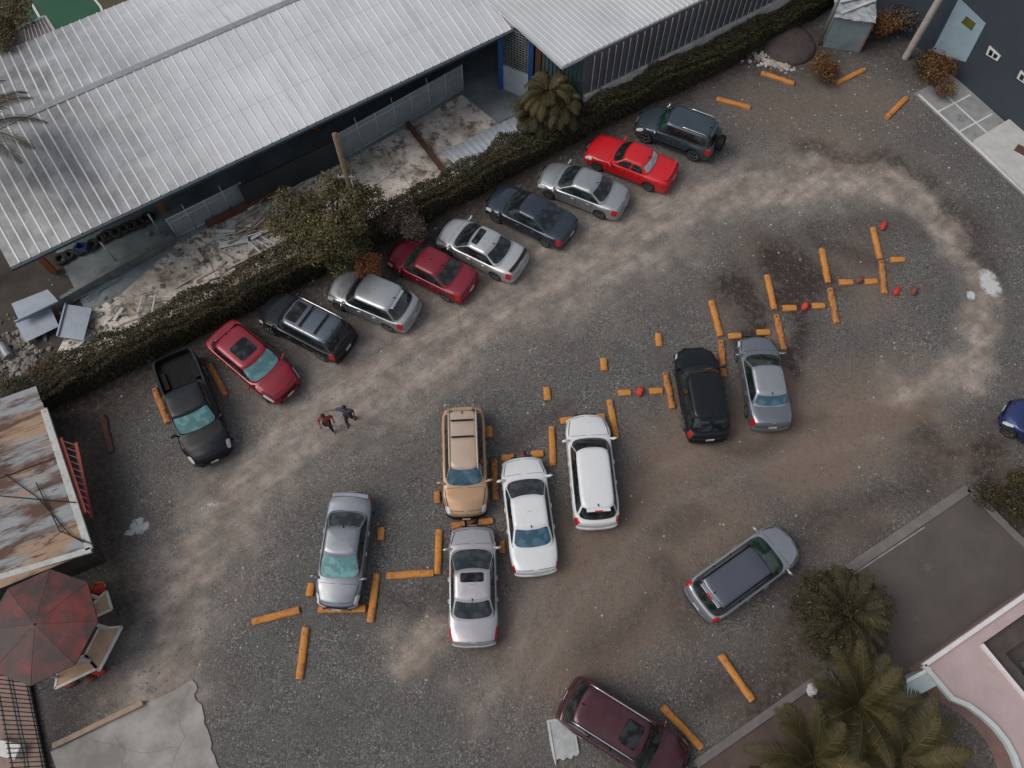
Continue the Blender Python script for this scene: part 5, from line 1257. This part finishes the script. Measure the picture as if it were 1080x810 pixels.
# hedge
hp = [Vector(x) for x in ((-20.8,12.3,0),(-19.6,12.95,0),(-14.4,16.2,0),(-9.28,19.45,0),(-4.12,22.65,0),(5.4,29.1,0),(11.3,32.5,0),(17.4,36.9,0),(19.5,38.4,0))]
hr = random.Random(21); pts = []; core = MB(); rows = []
N_H = 92000; segL = [(b_-a).length for a, b_ in zip(hp, hp[1:])]; TL = sum(segL); 
for a, b_, sl_ in zip(hp, hp[1:], segL):
    d = (b_-a).normalized(); n = Vector((-d.y, d.x, 0))
    for _ in range(int(N_H*sl_/TL)):
        t = hr.random()*sl_; base_ = a+d*t; w_ = 1.5+.6*mn.noise(base_*.6); h_ = 1.55+.5*mn.noise(base_*.7+Vector((5,5,5)))
        q = hr.random()
        if q < .55: y = hr.random()*w_; z = h_+.12*mn.noise(Vector((base_.x*2.2, base_.y*2.2+y*2, 3)))-.35*hr.random()**2; nn = Vector((0,0,1))
        elif q < .85: y = .05+.35*hr.random()**2+.12*mn.noise(base_*1.5); z = hr.random()*h_; nn = -n
        else: y = w_-.2*hr.random(); z = hr.random()*h_; nn = n
        if z > h_-.3 and (y < .25 or y > w_-.25): z -= .18
        pts.append((base_+n*y+Vector((0,0,max(.05,z))), nn))
    k = 0
for p in hp:
    pass
hroot = empty('hedge', hp[1], R(0), 'long clipped dark green hedge behind the parked row of cars', 'hedge')
hv = [(p-hp[1], n) for p, n in pts]
leaves('foliage', hv, .11, lm_hedge, hroot, seed=3)
for i, (a, b_) in enumerate(zip(hp, hp[1:])):
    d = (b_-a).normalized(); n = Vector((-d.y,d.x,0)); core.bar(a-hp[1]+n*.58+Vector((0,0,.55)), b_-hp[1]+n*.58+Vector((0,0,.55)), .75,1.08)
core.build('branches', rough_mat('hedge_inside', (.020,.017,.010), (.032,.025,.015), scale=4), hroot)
# sprigs with red and yellow leaves at the hedge's left end
def bush(name, px, py, rad, h, n, leaf, m, label, seed, cat='bush', z0=0):
    p = G(px, py, h*.5); p.z = 0; r = random.Random(seed); root = empty(name, p, 0, label, cat)
    g = MB(); bl = []
    for k in range(6):
        a = r.random()*6.28; q = rad*r.uniform(.1,.65); z = h*r.uniform(.4,.75); e = (q*math.cos(a), q*math.sin(a), z); g.tube([(0,0,0),(e[0]*.5,e[1]*.5,z*.6),e], [.03,.02,.01], 5); s = rad*r.uniform(.35,.55); bl.append((e, (s,s,s*.8)))
    g.build('stem', bark, root); leaves('foliage', blob_pts(bl, n, r, .75), leaf, m, root, seed=seed); return root
bush('bush', 95,383,.9,1.0,1500,.10,lm_rust,'rust coloured low bush at the left end of the hedge',31)
bush('bush', 45,392,.8,.8,1200,.10,lm_rust,'reddish scrub between the rubble and the hedge end',32)
bush('flowering_bush', 397,281,1.1,1.9,5200,.085,lm_red,'orange flowering bush between the silver crossover and dark red sedan',33)
bush('bush', 430,240,1.3,2.9,4200,.09,lm_dark,'dusky purple brown bush right of the utility pole',34)
bush('bush', 872,72,.95,1.3,2600,.11,lm_rust,'reddish green bush in front of the shack',35)
bush('bush', 992,80,1.25,1.7,4000,.11,lm_rust,'rusty leaved bush at the start of the paved walk',36)
bush('bush', 978,70,1.3,1.3,3200,.11,lm_hedge,'dark bush between the concrete pole and the navy building',37)
bush('bush', 935,25,1.2,1.6,3200,.12,lm_rust,'brown scrub growing behind the shack and pole',38)
bush('bush', 955,12,1.5,2.0,3800,.12,lm_dark,'tall dusky scrub behind the concrete pole',39)
bush('bush', 1070,525,1.6,2.1,6500,.11,lm_palmd,'dark green bush beyond the pad corner at the right edge',40)
bush('bush', 1076,505,.7,2.3,900,.13,lm_palm,'yellow green sprig over the dark bush at the right edge',41)
tree('leafy_tree', 362,276, 4.6, 2.55, 22000, .125, lm_tree, 'olive brown leafy tree around the wooden utility pole', 'tree', 51, base_h=1.6, nb=15)
tree('leafy_tree', 45,95, 5.5, 2.3, 8000, .13, lm_tree, 'dark autumn tree at the top left corner', 'tree', 52, base_h=2.6)
# utility pole
p = G(386,254); up = empty('utility_pole', p, 0, 'wooden utility pole rising through the leafy tree', 'pole')
g = MB(); g.tube([(0,0,0),(0,0,7.2)], [.17,.12], 12); g.build('pole', rough_mat('pole_wood', (.17,.125,.075), (.10,.07,.045), scale=4), up, smooth=True)
g = MB(); g.tube([(.16,-.06,.1),(.14,-.05,4.6)], .03, 6); g.build('conduit', pipe, up, smooth=True)
g = MB(); g.box((0,-.05,4.75),(.75,.12,.12)); g.build('cross_arm', rough_mat('arm_grey', (.3,.33,.33), (.2,.21,.21)), up, bevel=.01)
for x in (-.28,0,.28): g = MB(); g.tube([(x,-.05,4.8),(x,-.05,4.98)], [.05,.03], 8); g.build('insulator', rough_mat('insulator_dark', (.06,.09,.09), (.04,.05,.05)) if x < -.1 else bpy.data.materials['insulator_dark'], up, smooth=True)
# palms
def palm(name, px, py, h, nf, fl, m, label, seed, zc=None, leafl=.55, droop=.9, trunk=True, cover=(0,6.283), cat='palm', lean_=(0,0), dens=56, spread=1.0):
    p = G(px, py, h); p.z = 0; r = random.Random(seed); root = empty(name, p, 0, label, cat)
    if trunk:
        g = MB(); g.tube([(lean_[0],lean_[1],0),(lean_[0]*.6+.05,lean_[1]*.6+.03,h*.45),(0,0,h)], [.22,.16,.14], 10); g.build('trunk', bark, root, smooth=True)
    for k in range(nf):
        a = cover[0]+(cover[1]-cover[0])*(k+r.random()*.6)/nf; el = r.uniform(.15,1.15)*spread; L = fl*r.uniform(.8,1.1)
        pts = []; pos = Vector((0,0,h)); d = Vector((math.cos(a)*math.cos(el), math.sin(a)*math.cos(el), math.sin(el))); n = 12
        side = Vector((-math.sin(a), math.cos(a), 0)); tw = r.uniform(-.5,.5)
        for i in range(n+1):
            pts.append(pos.copy()); pos = pos+d*(L/n); d = (d+Vector((0,0,-droop*1.6/n))*(.4+1.2*i/n)).normalized()
        g = MB(); g.tube(pts, [.028*(1-.8*i/n)+.004 for i in range(n+1)], 5)
        for i in range(dens):
            t = .10+.90*(i+.5)/dens; q = t*n; j = min(n-1,int(q)); pp = pts[j].lerp(pts[j+1], q-j); dd = (pts[j+1]-pts[j]).normalized()
            ll = leafl*(math.sin(math.pi*(.18+.80*t))**.7)*r.uniform(.85,1.1)
            for sg in (1,-1):
                o_ = (side*sg*math.cos(tw*.3)+dd*.75+Vector((0,0,-.25+.3*r.random()))).normalized()
                wv = dd*.014+Vector((0,0,.004)); e = pp+o_*ll+Vector((0,0,-.18*ll)); mid_ = pp+o_*ll*.5+Vector((0,0,.02))
                b0 = len(g.v); g.v += [pp-wv, pp+wv, mid_+wv*1.1, e, mid_-wv*1.1]; g.f += [(b0,b0+1,b0+2,b0+4),(b0+2,b0+3,b0+4)]
        g.build('frond', m, root)
    return root
rpalm = palm('palm_tree', 890,648,1.5,60,2.0,lm_palmd,'round dense dark palm beside the slate SUV',61,leafl=.34,droop=1.15,dens=36)
_rr = random.Random(88); leaves('foliage', blob_pts([((0,0,1.35),(1.75,1.75,.85))], 14000, _rr, .5), .16, lm_palmd, rpalm, seed=9, asp=.25)
palm('palm_tree', 858,800,2.4,20,2.3,lm_palm,'yellow green palm nearest the bottom edge, left of the others',62,leafl=.62)
palm('palm_tree', 905,742,2.4,20,2.3,lm_palm,'yellow green palm just below the round dark palm',63,leafl=.6)
palm('palm_tree', 950,800,2.6,18,2.5,lm_palm,'yellow green palm nearest the pink building curve',64,leafl=.62)
palm('palm_tree', 800,840,1.2,14,1.1,lm_rust,'small rusty palm cut by the bottom edge near the kerb',65,leafl=.45)
palm('palm_tree', 578,98,2.7,30,1.75,lm_palm,'bushy golden green palm at the corner of the ribbed hall',66,leafl=.45,droop=2.1)
palm('palm_tree', 562,120,1.8,20,1.5,lm_palmd,'lower dark palm under the golden green one by the hall',67,leafl=.42,droop=2.0)
palm('palm_tree', -24,138,7.0,20,2.7,lm_palmd,'tall dark palm reaching in from the left edge over the warehouse roof',68,leafl=.5,droop=1.1,lean_=(-3.6,-3.0))
palm('palm_tree', 592,112,2.2,18,1.5,lm_palmd,'dark drooping palm between the golden one and the concrete base of the hall',69,leafl=.42,droop=1.9)
# ================================================================ PEOPLE
skinm = rough_mat('skin', (.16,.085,.055), (.14,.075,.05), rough=.6, bs=0)
hairm = rough_mat('hair_black', (.010,.009,.008), rough=.7, bs=0)
def skin_obj(name, nodes, edges, root_i, m, parent, sub=2):
    me = bpy.data.meshes.new(name); bm = bmesh.new()
    lay = bm.verts.layers.skin.verify(); vs = [bm.verts.new(n[0]) for n in nodes]
    for v, n in zip(vs, nodes):
        rr_ = n[1]; v[lay].radius = rr_ if isinstance(rr_, tuple) else (rr_, rr_)
    vs[root_i][lay].use_root = True
    for a, b_ in edges: bm.edges.new((vs[a], vs[b_]))
    bm.to_mesh(me); bm.free(); me.materials.append(m)
    o = link(bpy.data.objects.new(name, me), parent)
    s = o.modifiers.new('skin','SKIN'); s.use_smooth_shade = True; s.branch_smoothing = .6
    u = o.modifiers.new('sub','SUBSURF'); u.levels = sub; u.render_levels = sub
    return o
def person(px, py, rz, label, J, shirt, trousers, shoe, bare=True):
    p = G(px, py); root = empty('person', p, rz, label, 'person')
    V3 = Vector
    names = list(J); idx = {n: i for i, n in enumerate(names)}
    Rd = dict(pelvis=(.13,.10), waist=(.125,.095), chest=(.15,.105), neck=.052, headb=.075, head=(.085,.095), top=.06,
              shL=.062, elL=.042, wrL=.030, shR=.062, elR=.042, wrR=.030, hipL=.085, knL=.058, anL=.040, toL=.035, hipR=.085, knR=.058, anR=.040, toR=.035)
    ch = [('pelvis','waist'),('waist','chest'),('chest','neck'),('neck','headb'),('headb','head'),('head','top'),('chest','shL'),('shL','elL'),('elL','wrL'),('chest','shR'),('shR','elR'),('elR','wrR'),
          ('pelvis','hipL'),('hipL','knL'),('knL','anL'),('anL','toL'),('pelvis','hipR'),('hipR','knR'),('knR','anR'),('anR','toR')]
    nodes = [(J[n], Rd[n]) for n in names]; edges = [(idx[a], idx[b_]) for a, b_ in ch]
    # hands: palm + four fingers + thumb
    for s in 'LR':
        w_ = V3(J['wr'+s]); e_ = V3(J['el'+s]); d = (w_-e_).normalized(); sd = d.cross(V3((0,0,1)));
        if sd.length < .2: sd = V3((0,1,0))
        sd.normalize(); nrm = sd.cross(d)
        pi_ = len(nodes); nodes.append((w_+d*.055, (.036,.018))); edges.append((idx['wr'+s], pi_))
        for k, (off, ll) in enumerate(((-.030,.062),(-.010,.076),(.011,.072),(.031,.056))):
            a = len(nodes); b0 = w_+d*.095+sd*off; nodes.append((b0, .0095)); nodes.append((b0+d*ll*.5+sd*off*.15-nrm*.004, .0088)); nodes.append((b0+d*ll*.95+sd*off*.2-nrm*.016, .0075)); edges += [(pi_,a),(a,a+1),(a+1,a+2)]
        a = len(nodes); nodes.append((w_+d*.04-sd*.045, .011)); nodes.append((w_+d*.085-sd*.066-nrm*.008, .009)); edges += [(pi_,a),(a,a+1)]
    body = skin_obj('body', nodes, edges, idx['pelvis'], skinm, root)
    def sub(nm, keep, m, grow, ends={}):
        ns = []; mp_ = {}
        for n in keep: mp_[n] = len(ns); r_ = Rd[n]; r_ = tuple(x+grow for x in r_) if isinstance(r_, tuple) else r_+grow; ns.append((ends.get(n, J[n]), r_))
        return skin_obj(nm, ns, [(mp_[a], mp_[b_]) for a, b_ in ch if a in mp_ and b_ in mp_], 0, m, root)
    half = {('el'+s): V3(J['sh'+s]).lerp(V3(J['el'+s]), .85) for s in 'LR'}
    sub('shirt', ['chest','waist','pelvis','shL','elL','shR','elR','neck'], shirt, .030, {**half, 'pelvis': V3(J['pelvis'])-V3((0,0,.02)), 'neck': V3(J['chest']).lerp(V3(J['neck']), .62), 'shL': V3(J['shL'])+V3((0,0,.015)), 'shR': V3(J['shR'])+V3((0,0,.015))})
    sub('trousers', ['pelvis','hipL','knL','anL','hipR','knR','anR'], trousers, .014, {'pelvis': V3(J['pelvis'])-V3((0,0,.01))})
    for s in 'LR':
        a, t_ = V3(J['an'+s]), V3(J['to'+s]); dd = (t_-a); dd.z = 0; dd.normalize()
        skin_obj('shoe', [(V3((a.x,a.y,.05))-dd*.05,.045),(V3((a.x,a.y,.045))+dd*.07,.048),(V3((a.x,a.y,.035))+dd*.16,.036)], [(0,1),(1,2)], 0, shoe, root)
    # face, ears and hair
    h = V3(J['head']); f = V3((1,0,0))
    g = MB(); g.tube([h+V3((.075,0,.0)), h+V3((.112,0,-.02))], [.010,.016], 6); g.build('nose', skinm, root, smooth=True)
    for sg in (1,-1):
        g = MB(); g.box(h+V3((.088,sg*.034,.02)), (.012,.026,.012)); g.build('eye', hairm, root, bevel=.004)
        g = MB(); g.box(h+V3((-.005,sg*.092,.0)), (.03,.018,.055)); g.build('ear', skinm, root, bevel=.008)
    g = MB(); g.box(h+V3((.082,0,-.058)), (.012,.045,.010)); g.build('mouth', rough_mat('lip', (.2,.07,.05), bs=0) if 'lip' not in bpy.data.materials else bpy.data.materials['lip'], root, bevel=.004)
    bm = bmesh.new(); bmesh.ops.create_icosphere(bm, subdivisions=3, radius=1)
    bmesh.ops.delete(bm, geom=[v for v in bm.verts if v.co.z < -.45+.95*max(0,v.co.x)], context='VERTS')
    for v in bm.verts: v.co = h+V3((-.012+v.co.x*.108, v.co.y*.098, .028+v.co.z*.118))
    me = bpy.data.meshes.new('hair'); bm.to_mesh(me); bm.free(); me.materials.append(hairm); me.polygons.foreach_set('use_smooth',[True]*len(me.polygons)); link(bpy.data.objects.new('hair', me), root)
    return root
# walking towards the lower left, +x is forward
J1 = dict(pelvis=(0,0,.90), waist=(0.02,0,1.08), chest=(.04,0,1.30), neck=(.04,0,1.47), headb=(.05,0,1.53), head=(.06,0,1.60), top=(.05,0,1.68),
  shL=(.03,.19,1.39), elL=(-.10,.27,1.14), wrL=(.02,.30,.91), shR=(.03,-.19,1.39), elR=(.02,-.28,1.14), wrR=(.20,-.24,1.02),
  hipL=(.02,.09,.86), knL=(.14,.10,.48), anL=(.12,.10,.09), toL=(.26,.11,.05), hipR=(-.01,-.09,.86), knR=(-.02,-.10,.47), anR=(-.20,-.10,.12), toR=(-.08,-.10,.05))
J2 = dict(pelvis=(0,0,.93), waist=(.02,0,1.11), chest=(.03,0,1.34), neck=(.03,0,1.52), headb=(.04,0,1.58), head=(.05,0,1.65), top=(.04,0,1.73),
  shL=(.02,.20,1.43), elL=(-.06,.27,1.16), wrL=(.06,.30,.93), shR=(.02,-.20,1.43), elR=(.10,-.47,1.38), wrR=(.18,-.70,1.36),
  hipL=(.01,.09,.88), knL=(-.02,.10,.48), anL=(-.24,.10,.11), toL=(-.13,.11,.05), hipR=(0,-.09,.88), knR=(.18,-.10,.49), anR=(.18,-.10,.09), toR=(.31,-.10,.05))
shr = rough_mat('shirt_red', (.32,.014,.02), (.22,.012,.016), bs=0); shb = rough_mat('shirt_indigo', (.055,.058,.13), (.04,.042,.09), bs=0)
trs = rough_mat('trousers_dark', (.014,.014,.017), (.02,.02,.024), bs=0); shoew = rough_mat('shoe_white', (.6,.6,.6), (.45,.45,.45), bs=0); shoed = M['black']
person(349,453, R(-80), 'person in a red shirt and dark trousers walking on the pale dust', J1, shr, trs, shoew)
person(371,445, R(-100), 'person in an indigo shirt reaching an arm out towards the person in red', J2, shb, trs, shoed)
